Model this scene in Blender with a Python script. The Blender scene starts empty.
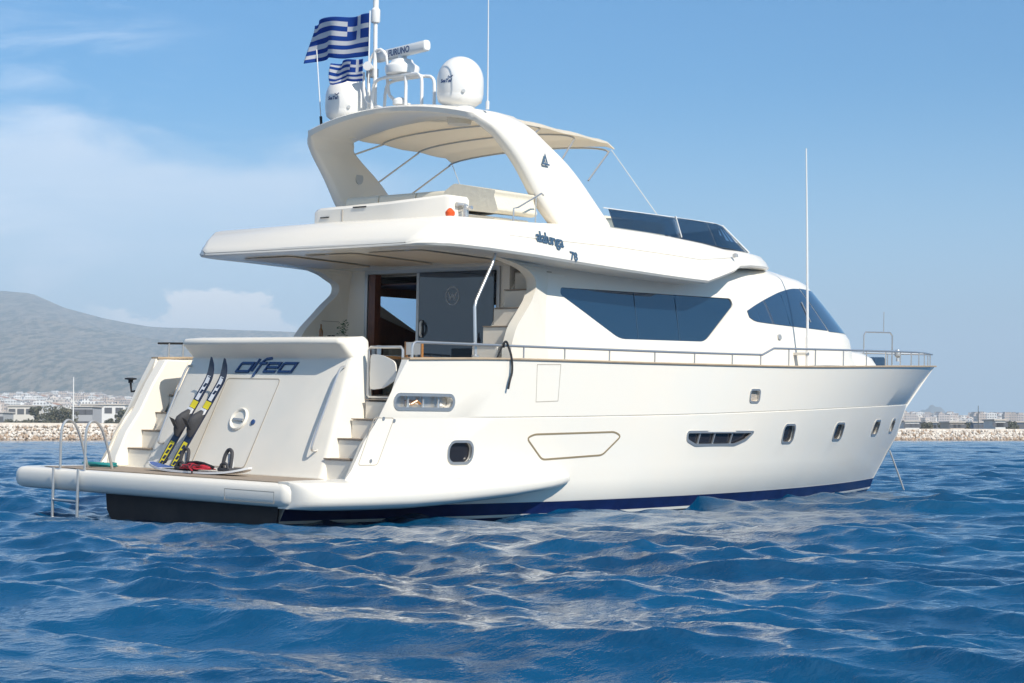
import bpy, bmesh, math, random
import numpy as np
from mathutils import Vector, Matrix, Euler
from mathutils.geometry import tessellate_polygon
R = math.radians
random.seed(7)
rng = np.random.default_rng(11)
S = bpy.context.scene
COL = S.collection

# ------------------------------------------------------------------ camera
TH = R(41.7)                       # angle between the view and the yacht's heading (+X)
FW = Vector((math.cos(TH), math.sin(TH), 0)); RT = Vector((math.sin(TH), -math.cos(TH), 0))
CAM = Vector((-18.007, -22.768, 1.40))
FPX = 1920.0
cd = bpy.data.cameras.new('camera'); cam = bpy.data.objects.new('camera', cd); COL.objects.link(cam)
cd.sensor_width = 36; cd.lens = FPX/1024*36; cd.clip_start = .1; cd.clip_end = 60000
cam.location = CAM; cam.rotation_euler = (R(90+2.728), 0, TH-R(90))
S.camera = cam
S.render.resolution_x = 1024; S.render.resolution_y = 683
# ------------------------------------------------------------------ sun, sky, exposure
SUNV = Vector((-.16, -.77, .62)).normalized()
sd = bpy.data.lights.new('sun', 'SUN'); sd.energy = 3.75; sd.angle = R(.53); sd.color = (1, .93, .82)
so = bpy.data.objects.new('sun', sd); COL.objects.link(so); so.rotation_euler = SUNV.to_track_quat('Z', 'Y').to_euler()
W = bpy.data.worlds.new('World'); S.world = W; W.use_nodes = True
def build_world():
    nt = W.node_tree; N = nt.nodes; L = nt.links; N.clear()
    out = N.new('ShaderNodeOutputWorld'); bg = N.new('ShaderNodeBackground'); L.new(bg.outputs[0], out.inputs[0])
    sky = N.new('ShaderNodeTexSky'); sky.sky_type = 'NISHITA'; sky.sun_disc = False
    sky.sun_elevation = math.asin(SUNV.z); sky.sun_rotation = math.atan2(SUNV.x, SUNV.y)
    sky.altitude = 0; sky.air_density = 1.0; sky.dust_density = .6; sky.ozone_density = 2.0
    bg.inputs[1].default_value = .113
    tc = N.new('ShaderNodeTexCoord')
    def dot(v):
        n = N.new('ShaderNodeVectorMath'); n.operation = 'DOT_PRODUCT'; L.new(tc.outputs['Generated'], n.inputs[0]); n.inputs[1].default_value = v; return n.outputs['Value']
    def m(op, a, b=None, c=None, clamp=False):
        n = N.new('ShaderNodeMath'); n.operation = op; n.use_clamp = clamp
        for i, x in enumerate((a, b, c)):
            if x is None: continue
            if isinstance(x, (int, float)): n.inputs[i].default_value = x
            else: L.new(x, n.inputs[i])
        return n.outputs[0]
    az = m('ARCTAN2', dot(tuple(RT)), dot(tuple(FW)))       # bearing from a fixed compass direction, radians
    el = m('ARCSINE', dot((0, 0, 1)))
    def comb(x, y, z=0.):
        n = N.new('ShaderNodeCombineXYZ')
        for i, v in enumerate((x, y, z)):
            if isinstance(v, (int, float)): n.inputs[i].default_value = v
            else: L.new(v, n.inputs[i])
        return n.outputs[0]
    def noise(vec, sc, det, rough=.55, dist=0.):
        n = N.new('ShaderNodeTexNoise'); n.inputs['Scale'].default_value = sc; n.inputs['Detail'].default_value = det
        n.inputs['Roughness'].default_value = rough; n.inputs['Distortion'].default_value = dist; L.new(vec, n.inputs['Vector']); return n.outputs['Fac']
    def ss(x, a, b):
        n = N.new('ShaderNodeMapRange'); n.interpolation_type = 'SMOOTHSTEP'; L.new(x, n.inputs[0])
        n.inputs[1].default_value = a; n.inputs[2].default_value = b; return n.outputs[0]
    # the upper sky, out of view, gets an added pale fill (mixed in below)
    # broad high veil: wide bank of thin cloud to the left, its top edge falling to the right
    n1 = noise(comb(m('MULTIPLY', az, 9), m('MULTIPLY', el, 26), 3.1), 1.3, 8, .56, .4)
    top = m('ADD', m('MULTIPLY', az, -.10), .138)            # elevation of the bank's top
    rel = m('ADD', m('SUBTRACT', top, el), m('MULTIPLY', m('SUBTRACT', n1, .5), .055))
    bank = m('MULTIPLY', ss(rel, -.004, .022), ss(az, -.02, -.125)); bank = m('MULTIPLY', bank, m('SUBTRACT', 1., m('MULTIPLY', ss(el, .145, .06), .55)))
    bank = m('MULTIPLY', bank, m('ADD', .62, m('MULTIPLY', n1, .6)), clamp=True)
    # higher wisps, upper left
    n2 = noise(comb(m('MULTIPLY', az, 9), m('MULTIPLY', el, 34), 8.2), 1.1, 7, .6, .8)
    wisp = m('MULTIPLY', m('MULTIPLY', ss(n2, .44, .78), ss(az, -.13, -.26)), ss(el, .26, .19))
    wisp = m('MULTIPLY', wisp, .9)
    # small cumulus heads sitting low over the hills
    n3 = noise(comb(m('MULTIPLY', az, 30), m('MULTIPLY', el, 50), 1.7), 1.0, 6, .55, .2)
    cu = m('SUBTRACT', m('ADD', .064, m('MULTIPLY', m('SUBTRACT', n3, .5), .060)), el)
    bump = noise(comb(m('MULTIPLY', az, 13), 0., 2.35), 1.0, 1, .4)
    cu = m('ADD', cu, m('MULTIPLY', m('SUBTRACT', bump, .52), .09))
    cum = m('MULTIPLY', ss(cu, .0, .005), m('MULTIPLY', ss(az, -.085, -.10), ss(az, -.23, -.19)))
    cum = m('MULTIPLY', cum, ss(el, .02, .058))
    # blue-grey low haze of the horizon sky
    hz = ss(el, .19, -.01)
    def mixc(f, a, b):
        n = N.new('ShaderNodeMix'); n.data_type = 'RGBA'
        L.new(f, n.inputs[0]) if not isinstance(f, float) else setattr(n.inputs[0], 'default_value', f)
        for i, v in ((6, a), (7, b)):
            if isinstance(v, tuple): n.inputs[i].default_value = v
            else: L.new(v, n.inputs[i])
        return n.outputs[2]
    tint = N.new('ShaderNodeMix'); tint.data_type = 'RGBA'; tint.blend_type = 'MULTIPLY'; tint.inputs[0].default_value = 1
    L.new(sky.outputs[0], tint.inputs[6]); tint.inputs[7].default_value = (.165, .545, .80, 1)
    zenith_fill = mixc(m('MULTIPLY', ss(el, .75, 1.25), .8), tint.outputs[2], (4.6, 4.4, 4.2, 1))  # whitish glow added towards the unseen zenith to lift the ambient light
    c0 = mixc(m('MULTIPLY', hz, .85), zenith_fill, (4.3, 5.75, 7.3, 1))
    c1 = mixc(m('MULTIPLY', bank, .72), c0, (5.9, 6.5, 7.4, 1))
    c2 = mixc(m('MULTIPLY', wisp, .7), c1, (5.8, 6.7, 8.0, 1))
    c3 = mixc(m('MULTIPLY', cum, .8), c2, (9.4, 9.1, 8.9, 1))
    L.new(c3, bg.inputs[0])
build_world()
S.view_settings.view_transform = 'Standard'; S.view_settings.look = 'None'
S.view_settings.exposure = 0.60; S.view_settings.gamma = 1
S.view_settings.use_curve_mapping = False

# ------------------------------------------------------------------ materials
def mat(name, col, rough=.4, metal=0., spec=.5, coat=0., trans=0., ior=1.45, noise=None, bump=None, emit=None):
    m = bpy.data.materials.new(name); m.use_nodes = True; nt = m.node_tree; p = nt.nodes['Principled BSDF']
    p.inputs['Base Color'].default_value = (*col, 1); p.inputs['Roughness'].default_value = rough
    p.inputs['Metallic'].default_value = metal; p.inputs['Specular IOR Level'].default_value = spec
    p.inputs['Coat Weight'].default_value = coat; p.inputs['Coat Roughness'].default_value = .05
    p.inputs['Transmission Weight'].default_value = trans; p.inputs['IOR'].default_value = ior
    tc = nt.nodes.new('ShaderNodeTexCoord')
    def nz(sc, det=4, scale=(1, 1, 1)):
        mp = nt.nodes.new('ShaderNodeMapping'); mp.inputs['Scale'].default_value = scale
        n = nt.nodes.new('ShaderNodeTexNoise'); n.inputs['Scale'].default_value = sc; n.inputs['Detail'].default_value = det
        nt.links.new(tc.outputs['Object'], mp.inputs[0]); nt.links.new(mp.outputs[0], n.inputs['Vector']); return n.outputs['Fac']
    if noise:                                  # (scale, second colour, lo, hi[, xyz scale])
        sc, c2, lo, hi = noise[:4]
        f = nz(sc, 5, noise[4] if len(noise) > 4 else (1, 1, 1))
        r = nt.nodes.new('ShaderNodeMapRange'); r.inputs[1].default_value = lo; r.inputs[2].default_value = hi
        nt.links.new(f, r.inputs[0])
        mx = nt.nodes.new('ShaderNodeMix'); mx.data_type = 'RGBA'; nt.links.new(r.outputs[0], mx.inputs[0])
        mx.inputs[6].default_value = (*col, 1); mx.inputs[7].default_value = (*c2, 1)
        nt.links.new(mx.outputs[2], p.inputs['Base Color'])
    if bump:
        f = nz(bump[0], 4, bump[2] if len(bump) > 2 else (1, 1, 1)); b = nt.nodes.new('ShaderNodeBump'); b.inputs['Strength'].default_value = 1
        b.inputs['Distance'].default_value = bump[1]; nt.links.new(f, b.inputs['Height']); nt.links.new(b.outputs[0], p.inputs['Normal'])
    return m
M = {}
M['gel'] = mat('white_gelcoat', (.85, .79, .69), .2, spec=.35, noise=(.7, (.805, .77, .695), .35, .7), bump=(.7, .002))
M['gel2'] = mat('superstructure_gelcoat', (.84, .78, .675), .35, spec=.35, noise=(2.1, (.785, .745, .655), .35, .7))
M['deck'] = mat('cream_non_slip', (.62, .57, .48), .6, bump=(60, .001))
M['seam'] = mat('panel_seam', (.42, .37, .30), .6)
M['goldseam'] = mat('brass_trim', (.42, .32, .19), .4, .4)
M['navy'] = mat('navy_antifouling', (.006, .012, .075), .35, noise=(3, (.010, .022, .11), .4, .7))
M['black'] = mat('black_rubber', (.015, .015, .017), .5)
M['under'] = mat('dark_bottom_paint', (.022, .021, .028), .55, noise=(2, (.05, .045, .045), .4, .75))
M['teak'] = mat('weathered_teak', (.46, .36, .25), .65, noise=(6, (.37, .28, .19), .3, .7, (1, 14, 1)))
M['teakdeck'] = mat('grey_teak_decking', (.36, .29, .22), .7, noise=(4, (.27, .21, .16), .3, .7, (1, 16, 1)))
M['varnish'] = mat('varnished_wood', (.42, .19, .045), .3, coat=.5, noise=(8, (.30, .12, .03), .3, .7, (1, 1, 9)))
M['mahog'] = mat('dark_interior_wood', (.10, .035, .018), .35, noise=(5, (.06, .02, .012), .3, .7, (1, 8, 1)))
M['steel'] = mat('polished_stainless', (.60, .59, .57), .30, .72)
M['alu'] = mat('brushed_frame', (.5, .5, .49), .4, .5)
M['paint'] = mat('white_paint', (.82, .81, .78), .3, coat=.2)
M['canvas'] = mat('cream_canvas', (.78, .68, .50), .8, bump=(120, .001))
M['canvasw'] = mat('white_canvas', (.80, .78, .73), .8, bump=(80, .001))
M['cushion'] = mat('cream_vinyl_cushion', (.74, .68, .55), .5, bump=(12, .006))
M['fblue'] = mat('flag_blue', (.012, .055, .30), .75)
M['fwhite'] = mat('flag_white', (.82, .82, .83), .75)
M['letter'] = mat('blue_letter', (.03, .07, .19), .25, coat=.5)
M['lettersilver'] = mat('steel_blue_letter', (.12, .20, .28), .3, .5)
M['yellow'] = mat('ski_yellow', (.75, .62, .02), .35)
M['skinavy'] = mat('ski_dark_blue', (.012, .018, .045), .3, coat=.4)
M['skiwhite'] = mat('ski_white', (.78, .78, .78), .3, coat=.4)
M['boot'] = mat('binding_neoprene', (.045, .045, .05), .7, bump=(30, .004))
M['red'] = mat('red_fabric', (.42, .02, .035), .6, noise=(14, (.03, .02, .02), .5, .56))
M['teal'] = mat('teal_rope', (.01, .20, .20), .7)
M['orange'] = mat('orange_plastic', (.75, .10, .02), .4)
M['amber'] = mat('amber_glass', (.30, .12, .02), .1, trans=.4)
M['green'] = mat('green_leaf', (.04, .12, .04), .6)
M['redshade'] = mat('lamp_amber', (.5, .20, .04), .2)
M['blackglass'] = mat('black_glass', (.02, .02, .025), .08)
def cloth(name, c, c2):                                    # woven awning: some light passes through
    m = mat(name, c, .85); nt = m.node_tree; p = nt.nodes['Principled BSDF']; o = nt.nodes['Material Output']
    t = nt.nodes.new('ShaderNodeBsdfTranslucent'); t.inputs[0].default_value = (*c2, 1); x = nt.nodes.new('ShaderNodeMixShader'); x.inputs[0].default_value = .45
    nt.links.new(p.outputs[0], x.inputs[1]); nt.links.new(t.outputs[0], x.inputs[2]); nt.links.new(x.outputs[0], o.inputs[0]); return m
M['awning'] = cloth('awning_canvas', (.84, .80, .71), (.93, .84, .70))
M['fblue'] = cloth('flag_blue', (.015, .085, .40), (.015, .09, .45)); M['fwhite'] = cloth('flag_white', (.82, .82, .83), (.7, .7, .72))
def glass(name, tint, refl=.06, rough=.01, body=None, bw=.0):
    m = bpy.data.materials.new(name); m.use_nodes = True; nt = m.node_tree; N = nt.nodes; L = nt.links
    for n in list(N): N.remove(n)
    o = N.new('ShaderNodeOutputMaterial'); t = N.new('ShaderNodeBsdfTransparent'); t.inputs[0].default_value = (*tint, 1)
    g = N.new('ShaderNodeBsdfGlossy'); g.inputs['Roughness'].default_value = rough
    fr = N.new('ShaderNodeLayerWeight'); fr.inputs[0].default_value = .25
    mr = N.new('ShaderNodeMapRange'); mr.inputs[3].default_value = refl; mr.inputs[4].default_value = .9; L.new(fr.outputs['Fresnel'], mr.inputs[0])
    a = t.outputs[0]
    if body:
        d = N.new('ShaderNodeBsdfDiffuse'); d.inputs[0].default_value = (*body, 1)
        mx = N.new('ShaderNodeMixShader'); mx.inputs[0].default_value = bw; L.new(a, mx.inputs[1]); L.new(d.outputs[0], mx.inputs[2]); a = mx.outputs[0]
    mx = N.new('ShaderNodeMixShader'); L.new(mr.outputs[0], mx.inputs[0]); L.new(a, mx.inputs[1]); L.new(g.outputs[0], mx.inputs[2]); L.new(mx.outputs[0], o.inputs[0])
    return m
M['glass'] = glass('tinted_window', (.07, .12, .18), .20, body=(.018, .065, .14), bw=.38)
M['glassport'] = glass('clear_window', (.74, .86, .97), .03)
M['glassdoor'] = glass('smoked_door_glass', (.10, .12, .14), .10, body=(.028, .050, .080), bw=.75)
M['acrylic'] = glass('smoked_acrylic', (.66, .74, .82), .07, body=(.05, .11, .19), bw=.16)

# ------------------------------------------------------------------ helpers
class MB:
    def __init__(s): s.v = []; s.f = []; s.m = []
    def add(s, v, f, mi=0):
        o = len(s.v); s.v += [tuple(p) for p in v]; s.f += [tuple(i+o for i in q) for q in f]
        s.m += list(mi) if isinstance(mi, (list, tuple)) else [mi]*len(f); return s
    def box(s, a, b, mi=0):
        x0, y0, z0 = a; x1, y1, z1 = b
        return s.add([(x, y, z) for x in (x0, x1) for y in (y0, y1) for z in (z0, z1)],
                     [(0, 1, 3, 2), (4, 6, 7, 5), (0, 4, 5, 1), (2, 3, 7, 6), (0, 2, 6, 4), (1, 5, 7, 3)], mi)
    def tube(s, pts, r, n=8, mi=0, smooth=0, closed=False):
        P = [Vector(p) for p in pts]
        for _ in range(smooth):
            Q = [P[0]]
            for a, b in zip(P, P[1:]): Q += [a*.75+b*.25, a*.25+b*.75]
            Q.append(P[-1]); P = Q
        rr = r if isinstance(r, (list, tuple)) else None
        V = []; up = None; k = len(P)
        for i, p in enumerate(P):
            t = (P[min(i+1, k-1)]-P[max(i-1, 0)])
            if closed: t = P[(i+1) % k]-P[(i-1) % k]
            t = t.normalized() if t.length > 1e-9 else Vector((0, 0, 1))
            if up is None: up = Vector((0, 0, 1)) if abs(t.z) < .9 else Vector((1, 0, 0))
            sx = t.cross(up).normalized(); up = sx.cross(t).normalized()
            q = rr[min(int(i/(k-1)*(len(rr)-1)+.5), len(rr)-1)] if rr else r
            for j in range(n):
                a = 2*math.pi*j/n; V.append(p+sx*q*math.cos(a)+up*q*math.sin(a))
        F = []
        for i in range(k if closed else k-1):
            for j in range(n):
                a = i*n; b = ((i+1) % k)*n; F.append((a+j, a+(j+1) % n, b+(j+1) % n, b+j))
        if not closed: F += [tuple(range(n))[::-1], tuple((k-1)*n+j for j in range(n))]
        return s.add(V, F, mi)
    def lathe(s, prof, c=(0, 0, 0), n=24, mi=0):           # profile of (r, z) about a vertical axis
        V = []; F = []
        for r, z in prof:
            for j in range(n): a = 2*math.pi*j/n; V.append((c[0]+r*math.cos(a), c[1]+r*math.sin(a), c[2]+z))
        for i in range(len(prof)-1):
            for j in range(n): F.append((i*n+j, i*n+(j+1) % n, (i+1)*n+(j+1) % n, (i+1)*n+j))
        F += [tuple(range(n))[::-1], tuple((len(prof)-1)*n+j for j in range(n))]
        return s.add(V, F, mi)
    def prism(s, outline, fn, d, holes=(), mi=0):          # outline in 2D, fn(u, v, w) -> 3D, thickness w 0..d
        loops = [list(outline)]+[list(h) for h in holes]
        tri = tessellate_polygon([[Vector((x, y, 0)) for x, y in lp] for lp in loops])
        flat = [p for lp in loops for p in lp]; n = len(flat)
        V = [fn(x, y, 0) for x, y in flat]+[fn(x, y, d) for x, y in flat]
        F = [tuple(t) for t in tri]+[tuple(i+n for i in t)[::-1] for t in tri]
        o = 0
        for lp in loops:
            k = len(lp)
            for i in range(k): a, b = o+i, o+(i+1) % k; F.append((a, a+n, b+n, b))
            o += k
        return s.add(V, F, mi)
    def loft(s, rings, mi=0, caps=True, closed=True):
        n = len(rings[0]); V = [p for r in rings for p in r]; F = []
        for i in range(len(rings)-1):
            for j in range(n if closed else n-1): F.append((i*n+j, i*n+(j+1) % n, (i+1)*n+(j+1) % n, (i+1)*n+j))
        if caps: F += [tuple(range(n))[::-1], tuple((len(rings)-1)*n+j for j in range(n))]
        return s.add(V, F, mi)
    def mesh(s, name, mats, org=None, angle=35, fix=True):
        me = bpy.data.meshes.new(name); o = Vector(org or (0, 0, 0))
        me.from_pydata([tuple(Vector(p)-o) for p in s.v], [], s.f)
        for x in mats: me.materials.append(x)
        me.polygons.foreach_set('material_index', s.m)
        if fix:
            bm = bmesh.new(); bm.from_mesh(me); bmesh.ops.remove_doubles(bm, verts=bm.verts, dist=1e-5)
            bmesh.ops.recalc_face_normals(bm, faces=bm.faces); bm.to_mesh(me); bm.free()
        me.polygons.foreach_set('use_smooth', [True]*len(me.polygons)); me.set_sharp_from_angle(angle=R(angle)); me.update()
        return me
def tag(o, label=None, cat=None, group=None, kind=None):
    if label: o['label'] = label
    if cat: o['category'] = cat
    if group: o['group'] = group
    if kind: o['kind'] = kind
    return o
ORG = {}
ROLL = R(1.6)                                             # the yacht leans a little to starboard in the swell
RM = Matrix.Rotation(ROLL, 4, 'X')
def thing(name, label, cat, loc, group=None, boat=True, empty=True):
    o = bpy.data.objects.new(name, None); COL.objects.link(o)
    o.location = RM @ Vector(loc) if boat else Vector(loc)
    if boat: o.rotation_euler.x = ROLL
    ORG[o.name] = Vector(loc); o.empty_display_size = .2
    return tag(o, label, cat, group)
def part(name, mb, mats, parent, label=None, angle=35, bevel=0, fix=True):
    if not isinstance(mats, (list, tuple)): mats = [mats]
    org = ORG[parent.name]
    o = bpy.data.objects.new(name, mb.mesh(name, mats, org, angle, fix)); COL.objects.link(o); o.parent = parent
    ORG[o.name] = org
    if label: o['label'] = label
    if bevel:
        b = o.modifiers.new('bevel', 'BEVEL'); b.width = bevel; b.segments = 3; b.limit_method = 'ANGLE'; b.angle_limit = R(40)
    return o
def single(name, mb, mats, label, cat, loc, group=None, boat=True, angle=35, bevel=0):
    if not isinstance(mats, (list, tuple)): mats = [mats]
    o = bpy.data.objects.new(name, mb.mesh(name, mats, loc, angle)); COL.objects.link(o)
    o.location = RM @ Vector(loc) if boat else Vector(loc)
    if boat: o.rotation_euler.x = ROLL
    ORG[o.name] = Vector(loc)
    if bevel:
        b = o.modifiers.new('bevel', 'BEVEL'); b.width = bevel; b.segments = 2; b.limit_method = 'ANGLE'; b.angle_limit = R(40)
    return tag(o, label, cat, group)
def cut(o, mb):                                           # boolean difference, baked into the mesh
    me = mb.mesh('cutter', [], ORG[o.name]); c = bpy.data.objects.new('cutter', me); COL.objects.link(c); c.parent = o.parent
    m = o.modifiers.new('cut', 'BOOLEAN'); m.operation = 'DIFFERENCE'; m.object = c; m.solver = 'EXACT'
    dg = bpy.context.evaluated_depsgraph_get(); dg.update()
    new = bpy.data.meshes.new_from_object(o.evaluated_get(dg)); o.modifiers.remove(m)
    o.data = new; bpy.data.objects.remove(c); new.polygons.foreach_set('use_smooth', [True]*len(new.polygons)); new.set_sharp_from_angle(angle=R(30))
def text_mb(txt, size, fn, ext=.006, bold=0., shear=0., spacing=1., mi=0, sx=1.):
    cu = bpy.data.curves.new('t', 'FONT'); cu.body = txt; cu.size = size; cu.extrude = ext; cu.offset = bold; cu.shear = shear; cu.space_character = spacing
    cu.resolution_u = 3
    o = bpy.data.objects.new('t', cu); COL.objects.link(o); dg = bpy.context.evaluated_depsgraph_get(); dg.update()
    me = bpy.data.meshes.new_from_object(o.evaluated_get(dg))
    mb = MB(); mb.add([fn(v.co.x*sx, v.co.y, v.co.z) for v in me.vertices], [tuple(p.vertices) for p in me.polygons], mi)
    bpy.data.objects.remove(o); bpy.data.curves.remove(cu); bpy.data.meshes.remove(me); return mb
def ribbon(mb, pts, w, fn, w0, d, closed=False, mi=0):     # mitred stroke in 2D
    n = len(pts); P = [Vector((x, y)) for x, y in pts]; lo = []; hi = []
    for i in range(n):
        a = P[i-1] if (i > 0 or closed) else None; b = P[(i+1) % n] if (i < n-1 or closed) else None
        d1 = (P[i]-a).normalized() if a is not None else (b-P[i]).normalized(); d2 = (b-P[i]).normalized() if b is not None else d1
        n1 = Vector((-d1.y, d1.x)); n2 = Vector((-d2.y, d2.x)); m = (n1+n2).normalized(); k = w/2/max(.4, m.dot(n1))
        lo.append(P[i]-m*k); hi.append(P[i]+m*k)
    rings = []
    for a, b in zip(lo, hi): rings.append([fn(a.x, a.y, w0), fn(b.x, b.y, w0), fn(b.x, b.y, w0+d), fn(a.x, a.y, w0+d)])
    if closed: rings.append(rings[0])
    mb.loft(rings, mi, caps=not closed)
def rrect(cx, cy, w, h, r, n=5, skew=0):
    out = []
    for qx, qy, a0 in ((1, 1, 0), (-1, 1, 90), (-1, -1, 180), (1, -1, 270)):
        for i in range(n+1):
            a = R(a0+90*i/n); x = qx*(w/2-r)+r*math.cos(a); y = qy*(h/2-r)+r*math.sin(a); out.append((cx+x+skew*y, cy+y))
    return out
def round_poly(pts, r, n=4):
    out = []; k = len(pts)
    for i in range(k):
        p = Vector(pts[i]); a = Vector(pts[i-1]); b = Vector(pts[(i+1) % k])
        da = (a-p); db = (b-p); q = min(r, da.length*.45, db.length*.45); s = p+da.normalized()*q; e = p+db.normalized()*q
        for j in range(n+1):
            t = j/n; c = s*(1-t)**2+p*2*t*(1-t)+e*t*t; out.append((c.x, c.y))
    return out
def inter(x, xs, ys): return float(np.interp(x, xs, ys))
def sm(x, xs, ys):                                        # smooth interpolation (monotone-ish cubic)
    xs = list(xs); ys = list(ys)
    if x <= xs[0]: return ys[0]
    if x >= xs[-1]: return ys[-1]
    i = max(j for j in range(len(xs)-1) if xs[j] <= x); h = xs[i+1]-xs[i]; t = (x-xs[i])/h
    def sl(j):
        if j == 0: return (ys[1]-ys[0])/(xs[1]-xs[0])
        if j == len(xs)-1: return (ys[-1]-ys[-2])/(xs[-1]-xs[-2])
        a = (ys[j]-ys[j-1])/(xs[j]-xs[j-1]); b = (ys[j+1]-ys[j])/(xs[j+1]-xs[j])
        return 0 if a*b <= 0 else 2*a*b/(a+b)
    m0, m1 = sl(i), sl(i+1)
    return ys[i]*(1+2*t)*(1-t)**2+m0*h*t*(1-t)**2+ys[i+1]*t*t*(3-2*t)-m1*h*t*t*(1-t)

# ================================================================== THE SETTING
def wpt(px, dist, z=0.):                                   # bearing given by a horizontal tangent, distance along the view
    p = CAM+FW*dist+RT*((px-512)/FPX*dist); return Vector((p.x, p.y, z))
def sea():
    m = bpy.data.materials.new('sea_water'); m.use_nodes = True; nt = m.node_tree; N = nt.nodes; L = nt.links; p = N['Principled BSDF']
    p.inputs['Roughness'].default_value = .025; p.inputs['IOR'].default_value = 1.333; p.inputs['Specular IOR Level'].default_value = .5
    tc = N.new('ShaderNodeTexCoord')
    def nz(scale, sc, det, rough=.6):
        mp = N.new('ShaderNodeMapping'); mp.inputs['Scale'].default_value = scale; mp.inputs['Rotation'].default_value = (0, 0, R(20))
        n = N.new('ShaderNodeTexNoise'); n.inputs['Scale'].default_value = sc; n.inputs['Detail'].default_value = det; n.inputs['Roughness'].default_value = rough
        L.new(tc.outputs['Object'], mp.inputs[0]); L.new(mp.outputs[0], n.inputs['Vector']); return n.outputs['Fac']
    a = nz((1, 1, 1), 2.2, 5); b = nz((1, 1.6, 1), 13, 4, .6)
    b1 = N.new('ShaderNodeBump'); b1.inputs['Distance'].default_value = .032; L.new(a, b1.inputs['Height'])
    b2 = N.new('ShaderNodeBump'); b2.inputs['Distance'].default_value = .009; L.new(b, b2.inputs['Height']); L.new(b1.outputs[0], b2.inputs['Normal'])
    L.new(b2.outputs[0], p.inputs['Normal'])
    c = nz((1, 1, 1), .22, 3); r = N.new('ShaderNodeMapRange'); r.inputs[1].default_value = .35; r.inputs[2].default_value = .65; L.new(c, r.inputs[0])
    mx = N.new('ShaderNodeMix'); mx.data_type = 'RGBA'; L.new(r.outputs[0], mx.inputs[0])
    mx.inputs[6].default_value = (.0001, .044, .115, 1); mx.inputs[7].default_value = (.0002, .070, .168, 1)
    # two blues mixed at random in broad patches
    L.new(mx.outputs[2], p.inputs['Base Color'])
    # grid: fine where the yacht lies, coarse towards the horizon and behind
    a0 = math.atan2(FW.y, FW.x)
    dense = np.arange(-17.5, 17.51, .045); mid1 = np.arange(17.7, 40, .2); far1 = np.arange(41, 180, 3.)
    ang = np.concatenate([-far1[::-1], -mid1[::-1], dense, mid1, far1]); ang = np.unique(np.round(ang, 4))
    rad = [2.2]
    while rad[-1] < 360: rad.append(rad[-1]*1.0031+.004)
    rad = np.array(rad+[420, 600, 1000, 2000, 4000, 7900.])
    Rr, A = np.meshgrid(rad, np.radians(ang)+a0, indexing='ij')
    X = CAM.x+Rr*np.cos(A); Y = CAM.y+Rr*np.sin(A); Z = np.zeros_like(X); DX = np.zeros_like(X); DY = np.zeros_like(X)
    step = np.gradient(rad)[:, None]*np.ones_like(A)
    base = math.atan2(-.75*FW.y-.55*RT.y, -.75*FW.x-.55*RT.x)
    K = 190; lam = np.exp(np.linspace(math.log(.13), math.log(6.5), K))*rng.uniform(.97, 1.03, K)
    for l in lam:
        th = base+rng.normal(0, .60 if l < 1 else .42); k = 2*math.pi/l
        amp = .0064*l*math.exp(-(l/2.6)**1.7)*(1 if l > .9 else (l/.9)**.42)+.0062*math.exp(-((l-4.3)/1.4)**2)
        ph = rng.uniform(0, 2*math.pi); w = np.clip((l/step-1.8)/2.2, 0, 1)
        arg = k*(X*math.cos(th)+Y*math.sin(th))+ph+.5*np.sin(.13*k**.3*(X*math.sin(th)-Y*math.cos(th))+ph)
        Z += amp*w*np.cos(arg); q = .92*amp*w*np.sin(arg); DX -= q*math.cos(th); DY -= q*math.sin(th)
    # wave groups: patches of livelier and calmer water
    g = 1+.30*np.sin(X*.31+Y*.17+1.)*np.sin(Y*.27-X*.12+.4)
    f = np.clip((400-Rr)/150, 0, 1)*g
    Z = Z*f+.10; X = X+DX*f; Y = Y+DY*f
    n0, n1 = X.shape; co = np.stack([X, Y, Z], -1).reshape(-1, 3)
    idx = np.arange(n0*n1).reshape(n0, n1); q = np.stack([idx[:-1, :-1], idx[:-1, 1:], idx[1:, 1:], idx[1:, :-1]], -1).reshape(-1, 4)
    wrap = np.stack([idx[:-1, -1], idx[:-1, 0], idx[1:, 0], idx[1:, -1]], -1).reshape(-1, 4)
    q = np.concatenate([q, wrap])[:, ::-1]
    co = np.concatenate([co, [[CAM.x, CAM.y, 0]]]); cen = len(co)-1
    tri = np.stack([idx[0], np.roll(idx[0], -1), np.full(n1, cen)], -1)
    me = bpy.data.meshes.new('sea'); me.vertices.add(len(co)); me.vertices.foreach_set('co', co.ravel())
    nl = q.size+tri.size; me.loops.add(nl); me.loops.foreach_set('vertex_index', np.concatenate([q.ravel(), tri.ravel()]))
    me.polygons.add(len(q)+len(tri)); me.polygons.foreach_set('loop_start', np.concatenate([np.arange(len(q))*4, q.size+np.arange(len(tri))*3]))
    me.polygons.foreach_set('use_smooth', np.ones(len(q)+len(tri), bool)); me.update(calc_edges=True); me.validate()
    if me.polygons[0].normal.z < 0: me.flip_normals()
    me.materials.append(m); o = bpy.data.objects.new('sea', me); COL.objects.link(o); tag(o, 'choppy deep blue sea', kind='structure')
sea()

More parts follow.
